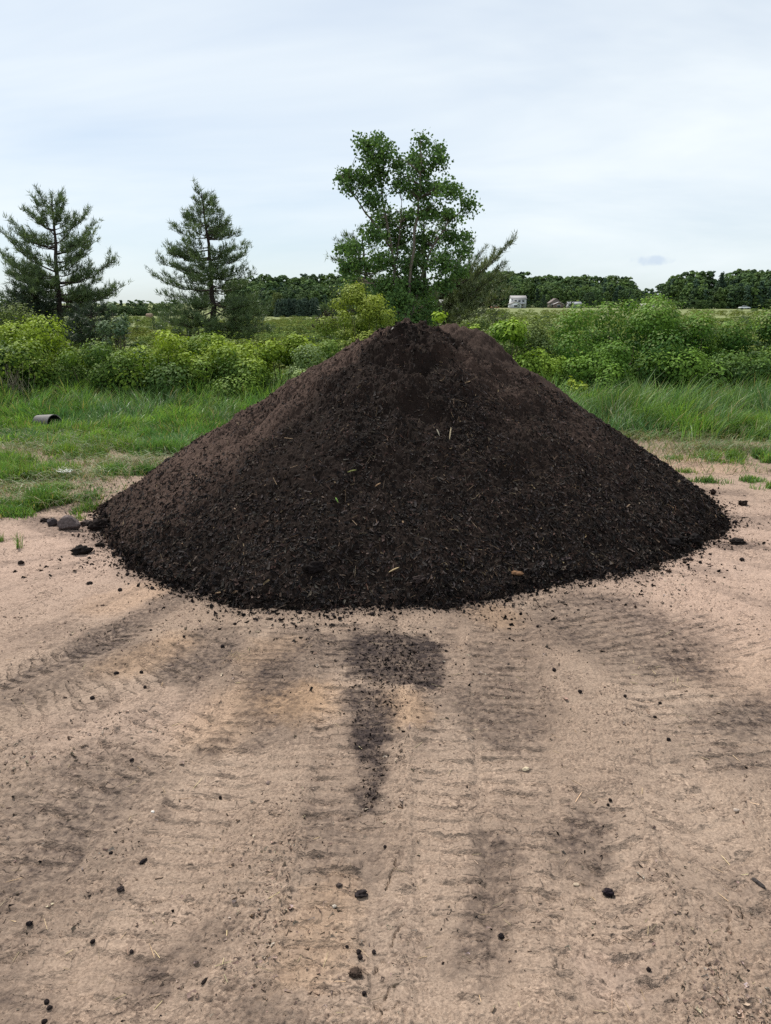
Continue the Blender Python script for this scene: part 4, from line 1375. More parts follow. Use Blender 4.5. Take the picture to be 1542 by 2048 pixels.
bush('leafy_shrub', 'greyish green loose shrub second from the pile on the right', 1068, 13.0, 150, 634, ((0.05, 0.08, 0.04), (0.15, 0.185, 0.085)), 0.045, 7500, loose=.5, group=GG)
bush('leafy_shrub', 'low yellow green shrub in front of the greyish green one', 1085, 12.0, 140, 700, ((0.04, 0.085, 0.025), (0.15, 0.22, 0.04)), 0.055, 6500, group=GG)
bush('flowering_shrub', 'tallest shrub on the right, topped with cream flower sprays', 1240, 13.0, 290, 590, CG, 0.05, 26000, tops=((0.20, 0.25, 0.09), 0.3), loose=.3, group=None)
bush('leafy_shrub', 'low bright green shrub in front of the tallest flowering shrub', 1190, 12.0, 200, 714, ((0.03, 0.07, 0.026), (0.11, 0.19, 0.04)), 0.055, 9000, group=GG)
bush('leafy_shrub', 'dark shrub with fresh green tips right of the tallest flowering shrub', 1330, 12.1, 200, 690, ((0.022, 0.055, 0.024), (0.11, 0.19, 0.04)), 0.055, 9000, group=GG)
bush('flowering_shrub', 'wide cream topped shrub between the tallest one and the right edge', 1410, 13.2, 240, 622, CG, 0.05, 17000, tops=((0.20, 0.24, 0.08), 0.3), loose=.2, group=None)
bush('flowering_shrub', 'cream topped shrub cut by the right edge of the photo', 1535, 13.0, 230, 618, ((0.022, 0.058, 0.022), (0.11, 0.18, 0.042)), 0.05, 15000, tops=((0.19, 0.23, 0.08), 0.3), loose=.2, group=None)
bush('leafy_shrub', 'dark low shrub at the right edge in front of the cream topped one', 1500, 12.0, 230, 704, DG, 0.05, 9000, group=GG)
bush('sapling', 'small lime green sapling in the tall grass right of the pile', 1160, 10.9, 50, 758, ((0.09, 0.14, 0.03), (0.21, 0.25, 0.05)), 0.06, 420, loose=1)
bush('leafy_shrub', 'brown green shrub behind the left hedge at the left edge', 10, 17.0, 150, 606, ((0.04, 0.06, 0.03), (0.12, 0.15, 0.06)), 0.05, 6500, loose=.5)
# dry stalks
g = Geo()
for q in range(60):
    x0, y0, _ = at(20 + rng.normal(0, 14), 745, 11.9)
    h0 = rng.uniform(0.35, 0.75)
    g.tube([(x0, y0, 0), (x0 + rng.normal(0, .06), y0, h0 * .6), (x0 + rng.normal(0, .14), y0, h0)], [0.003, 0.0025, 0.0015], 3, (0.30, 0.26, 0.19))
o = g.build('dry_stalks', M_bark)
tag(o, 'clump of bleached dry stalks in front of the far left shrub', 'dead plant')


# ------------------------------------------------------------------ pines and the birch
def pine(name, label, y, trunk, branches, extra, crown_col, tuftL=0.15, npt=13, seed=1, r0=0.10, jig=0.0, fill=(0.5, 0.8), skirt=None):
    """trunk and branches as photo-plane points at distance y, with random ones towards and away from the viewer"""
    T = np.array([at(a, b, y) for a, b in trunk])
    base = np.array([T[0, 0], y, float(terrain(T[0, 0], y))])
    T[0] = base
    root = thing(name, label, 'pine tree', tuple(base))
    T = T - base
    gt, gn_ = Geo(), Geo()
    k = len(T)
    ss = np.linspace(0, 1, 14)
    hz = np.interp(ss, np.linspace(0, 1, k), T[:, 2])
    hx = np.interp(hz, T[:, 2], T[:, 0])
    TR = np.stack([hx + 0.02 * rng.normal(size=14), 0.03 * rng.normal(size=14), hz], 1)
    gt.tube(TR, r0 * (1 - 0.93 * ss) + 0.008, 8, (0.045, 0.036, 0.032))
    todo = []
    for (ax, ay), (tx, ty), bush_ in branches:
        A, B = at(ax, ay, y) - base, at(tx, ty, y) - base
        A[0] = np.interp(A[2], T[:, 2], T[:, 0])
        yaw = rng.uniform(-0.5, 0.5)
        d = B - A
        B = A + np.array([d[0], abs(d[0]) * math.tan(yaw), d[2]])
        todo.append((A, B, bush_))
    for (ay, length, rise, cnt) in extra:
        for q in range(int(cnt * 1.9 + 0.5)):
            zz = at(0, ay + rng.uniform(-22, 22), y)[2] - base[2]
            A = np.array([np.interp(zz, T[:, 2], T[:, 0]), 0, zz])
            an = rng.uniform(0, 2 * math.pi)
            L_ = length / FPX * y * rng.uniform(0.75, 1.1)
            todo.append((A, A + np.array([math.cos(an) * L_, math.sin(an) * L_, rise / FPX * y * rng.uniform(.6, 1.2)]), 1.0))
    tc, td = [], []
    for A, B, bush_ in todo:
        L_ = np.linalg.norm(B - A)
        n = 9
        s = np.linspace(0, 1, n)[:, None]
        P_ = A * (1 - s) + B * s
        P_[:, 1] += 0.05 * L_ * s[:, 0] * np.cumsum(rng.normal(size=n)) * 0.5
        P_[:, 2] += 0.03 * L_ * s[:, 0] * np.cumsum(rng.normal(size=n)) * 0.5
        P_[:, 2] += (-0.10 * L_ * np.sin(np.pi * s[:, 0]) + 0.015 * L_ * rng.normal(size=n) * s[:, 0])
        gt.tube(P_, (0.010 + 0.011 * L_) * (1 - 0.85 * s[:, 0]), 5, (0.05, 0.04, 0.034))
        dirh = (B - A) / (L_ + 1e-6)
        side = np.array([-dirh[1], dirh[0], 0])
        nsub = max(4, int(L_ / 0.125 * bush_))
        for q in range(nsub):
            u = 0.22 + 0.78 * (q + rng.uniform()) / nsub
            p0 = np.array([np.interp(u, s[:, 0], P_[:, c_]) for c_ in range(3)])
            ls = (0.16 + 0.30 * L_ * (1 - 0.68 * u)) * rng.uniform(0.5, 1.4)
            dv = dirh * rng.uniform(0.5, 1.0) + side * rng.choice([-1, 1]) * rng.uniform(0.2, 0.9) + np.array([0, 0, rng.uniform(0.0, 1.0)])
            dv /= np.linalg.norm(dv)
            p1 = p0 + dv * ls
            gt.tube([p0, (p0 + p1) / 2 + [0, 0, -0.01], p1], [0.006, 0.004, 0.002], 3, (0.06, 0.048, 0.038))
            nt2 = max(2, int(ls / 0.085))
            for w in range(nt2):
                f_ = (w + rng.uniform(0.3, 1)) / nt2
                tc.append(p0 + (p1 - p0) * f_ + rng.normal(size=3) * 0.02)
                td.append(dv * 0.55 + np.array([0, 0, 0.75]) + rng.normal(size=3) * 0.25)
        tc.append(B)
        td.append(dirh + np.array([0, 0, 0.8]))
    # leader
    for q in range(10):
        zt = T[-1, 2] - q * 0.05
        tc.append(np.array([np.interp(zt, T[:, 2], T[:, 0]), 0, zt]) + rng.normal(size=3) * 0.03)
        td.append(np.array([0, 0, 1.0]) + rng.normal(size=3) * 0.35)
    if skirt is not None:                      # thin lower boughs
        for px0, px1, py0, py1, cnt in skirt:
            for q in range(cnt):
                e = at(rng.uniform(px0, px1), rng.uniform(py0, py1), y) - base
                e[1] = rng.normal(0, 0.9)
                tc.append(e)
                td.append(np.array([np.sign(e[0]) * 0.6, 0, 0.5]) + rng.normal(size=3) * 0.4)
    tc, td = np.array(tc), np.array(td)
    td /= np.linalg.norm(td, axis=1, keepdims=True)
    hv = np.clip(rng.normal(0.45, 0.3, len(tc)), 0, 1)
    C_ = lerp_cols(crown_col[0], crown_col[1], hv)
    gn_.needles(tc, td, tuftL * 1.08, npt - 2, C_, 0.0100, 0.52)
    gt.build('trunk', M_bark, root)
    gn_.build('crown', M_needle, root)
    return root


PC = ((0.055, 0.092, 0.044), (0.165, 0.225, 0.095))
PC2 = ((0.065, 0.092, 0.046), (0.19, 0.22, 0.095))
pine('pine_tree', 'spreading pine with long open branches at the left edge', 25.0,
     [(125, 690), (122, 640), (118, 590), (112, 520), (106, 450), (103, 388)],
     [((107, 470), (72, 398), 1.1), ((108, 500), (28, 446), 1.1), ((112, 545), (-2, 458), 1.1), ((114, 580), (-5, 500), 1.1), ((116, 600), (18, 548), 1.1), ((118, 618), (25, 590), 1.2),
      ((105, 440), (132, 404), 1.1), ((106, 470), (166, 424), 1.1), ((110, 510), (178, 456), 1.1), ((113, 540), (206, 470), 1.1), ((115, 565), (238, 524), 1.2), ((118, 600), (243, 578), 1.2), ((120, 612), (215, 592), 1.0),
      ((104, 430), (85, 405), 1), ((106, 460), (55, 420), 1), ((108, 490), (150, 440), 1), ((110, 525), (40, 490), 1), ((114, 570), (60, 540), 1), ((114, 575), (180, 530), 1), ((118, 605), (60, 570), 1), ((116, 590), (200, 560), 1), ((104, 420), (120, 398), 1)],
     [(430, 22, 22, 3), (470, 45, 20, 4), (510, 60, 20, 5), (550, 75, 18, 5), (585, 85, 10, 5), (610, 90, 0, 5)], PC, 0.155, 13, r0=0.115)
pine('pine_tree', 'narrow cone shaped pine with a straight dark trunk, second from the left', 25.0,
     [(430, 700), (428, 640), (424, 590), (420, 520), (412, 450), (402, 386)],
     [((404, 405), (385, 398), 1), ((404, 408), (425, 408), 1), ((406, 425), (372, 428), 1.1), ((406, 428), (440, 422), 1.1), ((410, 450), (358, 450), 1.1), ((411, 452), (465, 452), 1.1),
      ((414, 475), (350, 458), 1.2), ((414, 478), (480, 468), 1.2), ((417, 500), (348, 492), 1.2), ((418, 500), (487, 490), 1.2), ((420, 525), (352, 510), 1.2), ((420, 525), (490, 512), 1.2),
      ((422, 550), (319, 524), 1.2), ((422, 555), (484, 540), 1.2), ((424, 580), (322, 556), 1.2), ((424, 580), (490, 565), 1.2), ((425, 600), (332, 585), 1.1), ((426, 605), (510, 595), 1.1), ((428, 640), (300, 632), .8), ((428, 645), (535, 622), .8), ((428, 655), (290, 660), .7), ((428, 655), (520, 650), .7)],
     [(415, 20, 14, 3), (445, 40, 16, 4), (480, 55, 14, 5), (520, 65, 10, 6), (560, 75, 6, 6), (600, 90, 0, 6), (640, 105, -8, 6)], PC, 0.15, 13, r0=0.11,
     skirt=[(325, 530, 600, 665, 260)])
pine('pine_tree', 'pine behind the birch with one long bough reaching right', 23.0,
     [(848, 690), (848, 600), (848, 520), (850, 430)],
     [((850, 590), (1010, 492), 1.0), ((850, 620), (985, 560), 1.2), ((850, 640), (960, 600), 1.2), ((850, 560), (935, 510), 1), ((850, 610), (1000, 590), 1.1), ((850, 640), (975, 625), 1), ((850, 530), (800, 490), .9), ((850, 480), (890, 450), .9),
      ((850, 500), (900, 470), .9), ((850, 600), (930, 560), 1), ((850, 650), (1000, 640), .8), ((850, 460), (830, 425), .8), ((850, 605), (998, 518), 1.2), ((850, 615), (1006, 545), 1.2), ((850, 600), (960, 520), 1.1)],
     [(600, 80, 10, 4), (640, 90, 0, 5), (540, 50, 15, 3)], PC2, 0.15, 12, r0=0.09, skirt=[(890, 1000, 575, 650, 150)])
pine('pine_tree', 'slim pine half hidden by the left side of the birch', 22.5,
     [(736, 690), (733, 600), (730, 520), (722, 455)],
     [((727, 490), (695, 474), 1), ((730, 520), (678, 492), 1.1), ((731, 545), (672, 520), 1.1), ((732, 570), (685, 545), 1.1), ((733, 600), (660, 580), 1), ((728, 500), (755, 480), 1), ((731, 550), (775, 530), 1), ((733, 610), (650, 612), 1)],
     [(520, 30, 12, 3), (560, 45, 8, 4), (600, 55, 0, 4)], PC, 0.15, 13, r0=0.07)
pine('young_pine', 'bushy dark young conifer between the first pine and the grey green sapling', 22.0,
     [(180, 700), (180, 650), (182, 608)],
     [((180, 660), (140, 640), 1.2), ((180, 660), (222, 640), 1.2), ((181, 635), (150, 618), 1.2), ((181, 635), (212, 615), 1.2), ((180, 680), (130, 665), 1.2), ((180, 680), (232, 668), 1.2)],
     [(640, 40, 8, 6), (665, 50, 4, 6)], ((0.02, 0.036, 0.022), (0.045, 0.07, 0.038)), 0.15, 13, r0=0.05, skirt=[(138, 240, 630, 690, 160)])
pine('young_pine', 'dark bushy conifer under the left boughs of the first pine', 24.0,
     [(55, 700), (55, 640), (52, 585)],
     [((55, 660), (5, 640), 1.2), ((55, 660), (110, 640), 1.2), ((54, 630), (18, 612), 1.2), ((54, 630), (98, 610), 1.2), ((54, 605), (30, 590), 1.2), ((54, 605), (80, 592), 1.2)],
     [(610, 40, 8, 6), (645, 60, 4, 7)], ((0.02, 0.036, 0.022), (0.045, 0.07, 0.038)), 0.15, 13, r0=0.05, skirt=[(-10, 115, 600, 680, 220)])
pine('young_pine', 'small rusty brown pine left of the willow shrub', 30.0,
     [(655, 672), (652, 650), (650, 618)],
     [((652, 650), (636, 640), 1.2), ((652, 650), (672, 640), 1.2), ((652, 660), (632, 655), 1.2), ((652, 660), (676, 655), 1.2)], [(645, 16, 6, 5)], ((0.04, 0.04, 0.025), (0.09, 0.075, 0.04)), 0.15, 12, r0=0.04)


def birch():
    y = 20.0
    base = np.array([at(802, 690, y)[0], y, 0.0])
    base[2] = float(terrain(base[0], y))
    root = thing('birch_tree', 'tall leafy birch with two crown tips behind the pile', 'birch tree', tuple(base))
    gt, gl_ = Geo(), Geo()
    P0 = lambda a, b: at(a, b, y) - base
    stems = [[(802, 690), (795, 600), (785, 500), (765, 400), (757, 320), (755, 266)], [(805, 690), (815, 600), (825, 500), (835, 400), (842, 320), (840, 278)],
             [(806, 690), (830, 600), (860, 500), (900, 440), (932, 412)], [(803, 690), (770, 610), (735, 540), (700, 505)], [(835, 590), (880, 560), (925, 505)], [(835, 400), (862, 345), (884, 302)],
             [(785, 500), (740, 440), (700, 380), (682, 352)], [(815, 600), (790, 540), (800, 470), (805, 400)]]
    nodes = []
    for si, st in enumerate(stems):
        Q_ = np.array([P0(*q) for q in st])
        if si < 4:
            Q_[0] = [0.06 * (si - 1.5), 0, 0]
        Q_[1:, 1] += np.cumsum(rng.normal(0, 0.12, len(Q_) - 1))
        s = np.linspace(0, 1, 16)
        t0 = np.linspace(0, 1, len(Q_))
        S_ = np.stack([np.interp(s, t0, Q_[:, c_]) for c_ in range(3)], 1)
        S_ += rng.normal(size=S_.shape) * 0.015
        ra = (0.045 if si < 3 else 0.026) * (1 - 0.88 * s) + 0.004
        gt.tube(S_, ra, 7, (0.15, 0.125, 0.11) if si < 4 else (0.13, 0.11, 0.095))
        nodes.append(S_)
    nodes = np.concatenate(nodes)
    blobs = [(755, 272, 12, 12), (735, 297, 24, 18), (772, 312, 22, 20), (745, 325, 28, 22), (705, 352, 22, 14), (684, 356, 12, 12), (700, 378, 16, 14), (735, 365, 24, 30), (760, 350, 18, 25), (845, 284, 14, 14), (832, 305, 18, 18),
             (880, 300, 16, 14), (872, 326, 24, 20), (838, 335, 26, 24), (795, 335, 14, 16), (800, 372, 20, 24), (835, 380, 30, 26), (870, 372, 18, 18), (745, 405, 26, 22), (770, 440, 34, 30), (890, 395, 24, 20), (915, 385, 10, 10), (930, 420, 20, 18),
             (900, 430, 26, 20), (855, 425, 30, 28), (815, 430, 28, 26), (745, 470, 24, 20), (795, 480, 34, 30), (850, 480, 36, 30), (905, 475, 30, 22), (938, 470, 12, 10), (712, 500, 24, 16), (684, 500, 16, 12), (720, 528, 30, 18), (690, 540, 16, 12), (760, 520, 32, 26),
             (820, 530, 38, 32), (880, 525, 34, 24), (928, 505, 16, 14), (920, 545, 18, 14), (710, 560, 26, 16), (770, 575, 40, 30), (835, 580, 36, 32), (885, 570, 22, 20), (745, 605, 26, 20), (810, 615, 34, 26), (860, 615, 20, 18), (790, 640, 38, 24), (838, 642, 32, 24), (760, 625, 26, 20), (800, 600, 40, 28), (795, 655, 40, 22), (835, 655, 34, 20), (815, 570, 30, 24)]
    for bx, by, rx, rz in blobs:
        c = P0(bx, by)
        rx, rz = rx / FPX * y, rz / FPX * y
        c[1] += rng.normal(0, 0.45)
        ntw = int(8 + 380 * rx * rz)
        q = rng.normal(size=(ntw, 3))
        q /= np.linalg.norm(q, axis=1, keepdims=True)
        q *= np.clip(np.abs(rng.normal(0.55, 0.36, (ntw, 1))), 0, 1.0)
        E = c + q * np.array([rx, rx * 0.9, rz])
        for e in E:
            d = np.linalg.norm(nodes - e, axis=1) + 0.6 * np.maximum(nodes[:, 2] - e[2] + 0.15, 0)
            b = nodes[np.argmin(d)]
            if rng.uniform() < 0.4:
                gt.tube([b, b * 0.45 + e * 0.55 + [0, 0, 0.05], e], [0.009, 0.005, 0.002], 3, (0.11, 0.09, 0.075))
        nl = 12
        L_ = (E[:, None] + np.clip(rng.normal(size=(ntw, nl, 3)), -1.6, 1.6) * np.array([0.095, 0.095, 0.08])).reshape(-1, 3)
        kk = len(L_)
        f = np.clip(np.repeat(rng.uniform(0, 1, ntw), nl) * 0.6 + rng.normal(0.15, 0.2, kk), 0, 1)
        C_ = lerp_cols((0.048, 0.100, 0.040), (0.145, 0.245, 0.070), f)
        gl_.leaves(L_, rng.normal(size=(kk, 3)) + np.array([0, -0.2, 0.35]), rng.uniform(0.05, 0.095, kk), C_, 0.8, 0.3)
    gt.build('trunk', M_bark, root)
    gl_.build('crown', M_leaf, root)


birch()


# ------------------------------------------------------------------ the far fields, woods and houses
def tree_template(kind, seed):
    """unit-height leaf arrays: centres, normals, size, light factor"""
    r_ = np.random.default_rng(seed)
    if kind == 'round':
        ns, m_ = 46, 16
        a = r_.uniform(0, 6.28, ns)
        zz = r_.uniform(0.12, 0.95, ns)
        prof = np.sin(np.clip((zz - 0.02) / 0.98, 0, 1) * math.pi) ** 0.55
        rr = 0.33 * prof * np.sqrt(r_.uniform(0.35, 1, ns))
        P_ = np.stack([rr * np.cos(a), rr * np.sin(a), zz], 1)
        off = r_.normal(size=(ns, m_, 3))
        off /= np.linalg.norm(off, axis=2, keepdims=True)
        off *= 0.085 * r_.uniform(0.5, 1.2, (ns, 1, 1))
        off[:, :, 2] = np.abs(off[:, :, 2]) * 0.9
    else:
        ns, m_ = 60, 10
        a = r_.uniform(0, 6.28, ns)
        zz = r_.uniform(0.03, 0.98, ns) ** 0.9
        rr = 0.20 * (1 - zz) * np.sqrt(r_.uniform(0.5, 1, ns)) + 0.008
        P_ = np.stack([rr * np.cos(a), rr * np.sin(a), zz], 1)
        off = r_.normal(size=(ns, m_, 3)) * 0.03
        off[:, :, 2] *= 0.6
    L_ = (P_[:, None] + off).reshape(-1, 3)
    N_ = off.reshape(-1, 3) / (np.linalg.norm(off.reshape(-1, 3), axis=1, keepdims=True) + 1e-6) + np.array([0, 0, 0.5]) + 0.35 * r_.normal(size=L_.shape)
    f = np.clip(0.25 + 0.5 * np.repeat(r_.uniform(0, 1, ns), m_) + 0.25 * r_.normal(size=len(L_)) * 0.5, 0, 1)
    return L_, N_, f


TPL = {('round', s): tree_template('round', s) for s in range(6)}
TPL.update({('spruce', s): tree_template('spruce', s) for s in range(4)})


def plant(g, x, y, z, H_, wid, kind, cols, leaf):
    L_, N_, f = TPL[(kind, rng.integers(0, 6 if kind == 'round' else 4))]
    a = rng.uniform(0, 6.28)
    ca, sa = math.cos(a), math.sin(a)
    X = (L_[:, 0] * ca - L_[:, 1] * sa) * H_ * wid + x
    Y = (L_[:, 0] * sa + L_[:, 1] * ca) * H_ * wid + y
    Nn = np.stack([N_[:, 0] * ca - N_[:, 1] * sa, N_[:, 0] * sa + N_[:, 1] * ca, N_[:, 2]], 1)
    g.leaves(np.stack([X, Y, z + L_[:, 2] * H_], 1), Nn, leaf * H_ * rng.uniform(0.7, 1.3, len(L_)), lerp_cols(cols[0], cols[1], f), 0.8)


FD = [((0.03, 0.06, 0.03), (0.085, 0.135, 0.05)), ((0.042, 0.08, 0.03), (0.12, 0.18, 0.055)), ((0.026, 0.046, 0.034), (0.05, 0.085, 0.055))]


def wood(name, label, prof, y0, rows, dy, n_per, kindmix, basepy=None):
    """a belt of trees whose skyline follows (px, py) points; each row stands further back and taller"""
    g = Geo()
    xs = np.array([p[0] for p in prof], float)
    ys = np.array([p[1] for p in prof], float)
    for r_i in range(rows):
        yy = y0 + dy * r_i
        frac = (r_i + 1) / rows
        for q in range(n_per):
            px = rng.uniform(xs[0] - 5, xs[-1] + 5)
            top = np.interp(px, xs, ys)
            yq = yy + rng.uniform(-0.5, 0.5) * dy
            X = (px - 771) / FPX * yq / 1.039
            zb = float(terrain(X, yq))
            zt = at(px, top, yq)[2]
            full = zt - zb
            H_ = full * (0.50 + 0.50 * frac) * rng.uniform(0.94, 1.14)
            kind = 'spruce' if rng.uniform() < kindmix * (1.3 - frac) else 'round'
            c = FD[2] if kind == 'spruce' else FD[rng.integers(0, 2)]
            tint = rng.uniform(0.75, 1.5)
            plant(g, X, yq, zb - 0.3, H_, rng.uniform(0.7, 1.0) if kind == 'round' else 1.1, kind, (np.array(c[0]) * tint, np.array(c[1]) * tint), 0.078 if kind == 'round' else 0.07)
        # undergrowth closing the foot of the belt
        if r_i == 0:
            for q in range(n_per * 2):
                px = rng.uniform(xs[0] - 5, xs[-1] + 5)
                yq = yy - rng.uniform(0, 6)
                X = (px - 771) / FPX * yq / 1.039
                plant(g, X, yq, float(terrain(X, yq)) - 0.5, rng.uniform(2.5, 5.0), 1.5, 'round', FD[rng.choice([0, 1])], 0.075)
    o = g.build(name, M_far)
    return tag(o, label, kind='stuff')


wood('woods', 'dark wood on the hill behind the second pine and the birch', [(470, 560), (500, 556), (560, 551), (600, 553), (650, 552), (700, 556), (760, 560), (850, 566)], 285, 5, 12, 42, 0.35)
wood('woods', 'wooded hill behind the white house right of the birch', [(880, 560), (940, 550), (980, 545), (1040, 548), (1075, 555), (1120, 553), (1180, 556), (1230, 558), (1255, 560), (1270, 572)], 480, 6, 16, 52, 0.25)
wood('woods', 'tall dark wood at the right edge of the photo', [(1268, 580), (1300, 574), (1325, 568), (1335, 556), (1370, 550), (1395, 547), (1430, 550), (1445, 546), (1500, 543), (1560, 540), (1640, 540), (1950, 548)], 335, 5, 10, 80, 0.45)
wood('woods', 'far dark strip of trees between the two left pines', [(-520, 590), (-200, 596), (0, 600), (180, 606), (230, 604), (262, 600), (300, 602), (335, 604), (350, 596)], 330, 2, 10, 110, 0.6)
# spruce plantation, a block of blue green young trees
g = Geo()
for q in range(150):
    px = rng.uniform(552, 634)
    yq = rng.uniform(245, 275)
    X = (px - 771) / FPX * yq / 1.039
    zb = float(terrain(X, yq))
    plant(g, X, yq, zb, rng.uniform(4.2, 6.2), 1.25, 'spruce', ((0.03, 0.05, 0.042), (0.065, 0.10, 0.075)), 0.07)
tag(g.build('spruce_plantation', M_far), 'block of blue green young spruces in front of the left wood', kind='stuff')

# low scrub and tall herbs over the field
g = Geo()
K = 2000
for q in range(K):
    yq = 17 * (170 / 17) ** rng.uniform(0, 1)
    px = rng.uniform(-450, 1950)
    X = (px - 771) / FPX * yq
    d_ = 0.5 + fbm(np.array([X * 0.06]), np.array([yq * 0.06]), 3, 601)[0]
    if rng.uniform() > d_ * 1.3 + 0.1:
        continue
    Hs = rng.uniform(0.25, 0.75) * (1 + yq / 250)
    f = rng.uniform()
    cols = ((0.08 + 0.03 * f, 0.135, 0.03), (0.165 + 0.05 * f, 0.235, 0.055))
    if rng.uniform() < 0.2:
        cols = ((0.04, 0.07, 0.03), (0.10, 0.145, 0.055))
    for w in range(rng.integers(2, 6)):
        plant(g, X + rng.normal(0, 0.9 + yq / 90), yq + rng.normal(0, 1.0), float(terrain(X, yq)) - 0.2, Hs, 1.9, 'round', cols, 0.085)
tag(g.build('field_scrub', M_far), 'pale green herbs and low scrub covering the field behind the hedge', kind='stuff')


def far_tree(name, label, px, y, top, kind, cols, wid=1.0, group=None, cat='tree'):
    X = (px - 771) / FPX * y / 1.039
    zb = float(terrain(X, y))
    H_ = at(px, top, y)[2] - zb
    root = thing(name, label, cat, (X, y, zb), 0, group)
    g = Geo()
    for q in range(2):
        plant(g, 0, 0, 0.06 * H_ if kind == 'round' else 0, H_ * 0.95, wid, kind, cols, 0.055)
    g.build('crown', M_far, root)
    gt = Geo()
    gt.tube([(0, 0, -0.2), (0, 0, H_ * 0.3), (0, 0, H_ * 0.7)], [0.03 * H_, 0.022 * H_, 0.006 * H_], 6, (0.06, 0.05, 0.04))
    gt.build('trunk', M_bark, root)
    return root


SPC = ((0.022, 0.04, 0.03), (0.05, 0.08, 0.05))
APC = ((0.03, 0.055, 0.025), (0.08, 0.12, 0.045))
far_tree('spruce_tree', 'wide dark spruce between the white house and the brown house', 1087, 425, 589, 'spruce', SPC, 1.7, cat='spruce tree')
far_tree('orchard_tree', 'small round tree in front of the white house', 1037, 405, 608, 'round', APC, 1.3)
far_tree('orchard_tree', 'small round tree just right of the white house', 1058, 408, 608, 'round', APC, 1.3)
far_tree('orchard_tree', 'small round tree touching the left of the wide dark spruce', 1070, 410, 607, 'round', APC, 1.3)
far_tree('round_tree', 'compact green tree beside the grey shed', 1143, 425, 596, 'round', APC, 1.0)
far_tree('dark_tree', 'dark spreading tree right of the grey shed', 1178, 430, 584, 'round', ((0.022, 0.042, 0.028), (0.05, 0.08, 0.045)), 1.1)
far_tree('round_tree', 'rounded pale green tree above the spruce plantation', 610, 268, 580, 'round', ((0.04, 0.07, 0.03), (0.10, 0.15, 0.06)), 1.0)
far_tree('round_tree', 'yellowish tree left of the spruce plantation', 555, 262, 585, 'round', ((0.06, 0.09, 0.03), (0.15, 0.18, 0.06)), 0.8)
far_tree('spruce_tree', 'thin spruce spire rising above the right wood', 1438, 345, 541, 'spruce', SPC, 0.7, cat='spruce tree')


def gable_house(root, w, d, h, rh, wallc, roofc, axis='x', off=(0, 0, 0), ov=0.35):
    """walls and a gabled roof as two parts; the ridge runs along axis"""
    g, r_ = Geo(), Geo()
    ox, oy, oz = off
    g.box((ox, oy, oz + h / 2), (w, d, h), 0, wallc)
    if axis == 'x':
        g.add([(ox - w / 2, oy - d / 2, oz + h), (ox - w / 2, oy + d / 2, oz + h), (ox - w / 2, oy, oz + h + rh), (ox + w / 2, oy - d / 2, oz + h), (ox + w / 2, oy + d / 2, oz + h), (ox + w / 2, oy, oz + h + rh)],
              None, [[0, 2, 1], [3, 4, 5]], wallc)
        for s in (-1, 1):
            e = (ox, oy + s * (d / 2 + ov), oz + h - ov * rh / (d / 2))
            a = [(ox - w / 2 - ov, e[1], e[2]), (ox + w / 2 + ov, e[1], e[2]), (ox + w / 2 + ov, oy, oz + h + rh), (ox - w / 2 - ov, oy, oz + h + rh)]
            b = [(p[0], p[1], p[2] + 0.18) for p in a]
            r_.add(a + b, [[0, 1, 2, 3], [7, 6, 5, 4], [0, 4, 5, 1], [1, 5, 6, 2], [2, 6, 7, 3], [3, 7, 4, 0]], None, roofc)
    else:
        g.add([(ox - w / 2, oy - d / 2, oz + h), (ox + w / 2, oy - d / 2, oz + h), (ox, oy - d / 2, oz + h + rh), (ox - w / 2, oy + d / 2, oz + h), (ox + w / 2, oy + d / 2, oz + h), (ox, oy + d / 2, oz + h + rh)],
              None, [[0, 1, 2], [3, 5, 4]], wallc)
        for s in (-1, 1):
            ex, ez = ox + s * (w / 2 + ov), oz + h - ov * rh / (w / 2)
            a = [(ex, oy - d / 2 - ov, ez), (ex, oy + d / 2 + ov, ez), (ox, oy + d / 2 + ov, oz + h + rh), (ox, oy - d / 2 - ov, oz + h + rh)]
            b = [(p[0], p[1], p[2] + 0.18) for p in a]
            r_.add(a + b, [[0, 1, 2, 3], [7, 6, 5, 4], [0, 4, 5, 1], [1, 5, 6, 2], [2, 6, 7, 3], [3, 7, 4, 0]], None, roofc)
    return g.build('wall', M_wall, root), r_.build('roof', M_roof, root)


def pane(root, x, z, w, h, y):
    g = Geo()
    g.box((x, y - 0.04, z), (w + 0.25, 0.08, h + 0.25), 0, (0.6, 0.6, 0.58))
    f_ = g.build('window', M_wall, root)
    g = Geo()
    g.box((x, y - 0.085, z), (w, 0.05, h), 0, (0.1, 0.1, 0.1))
    g.build('pane', M_glass, f_)


def place(px, y):
    X = (px - 771) / FPX * y / 1.039
    return (X, y, float(terrain(X, y)))


WHITE, GREY = (0.50, 0.52, 0.54), (0.30, 0.29, 0.29)
hs = thing('white_house', 'white two-storey house with grey roof at the edge of the wood', 'house', place(1031, 440))
gable_house(hs, 8.4, 8, 5.2, 1.6, WHITE, GREY, 'x', (1.2, 0, 0))
gable_house(hs, 6.4, 6, 2.3, 1.4, (0.58, 0.62, 0.66), GREY, 'y', (-1.6, -7.2, 0))
for xx in (-0.8, 1.4, 3.6):
    pane(hs, xx + 0.1, 4.0, 1.2, 1.0, -4)
pane(hs, -1.6, 1.3, 1.6, 1.0, -10.2)
g = Geo()
g.box((3.4, -4.05, 1.05), (1.0, 0.1, 2.1), 0, (0.35, 0.33, 0.3))
g.build('door', M_wall, hs)
g = Geo()
g.box((3.0, -5.2, 2.55), (4.4, 2.3, 0.15), 0, (0.4, 0.4, 0.4))
g.build('porch_roof', M_roof, hs)
hb = thing('brown_house', 'brown house with a hipped roof beside the dark spruce', 'house', place(1109, 445))
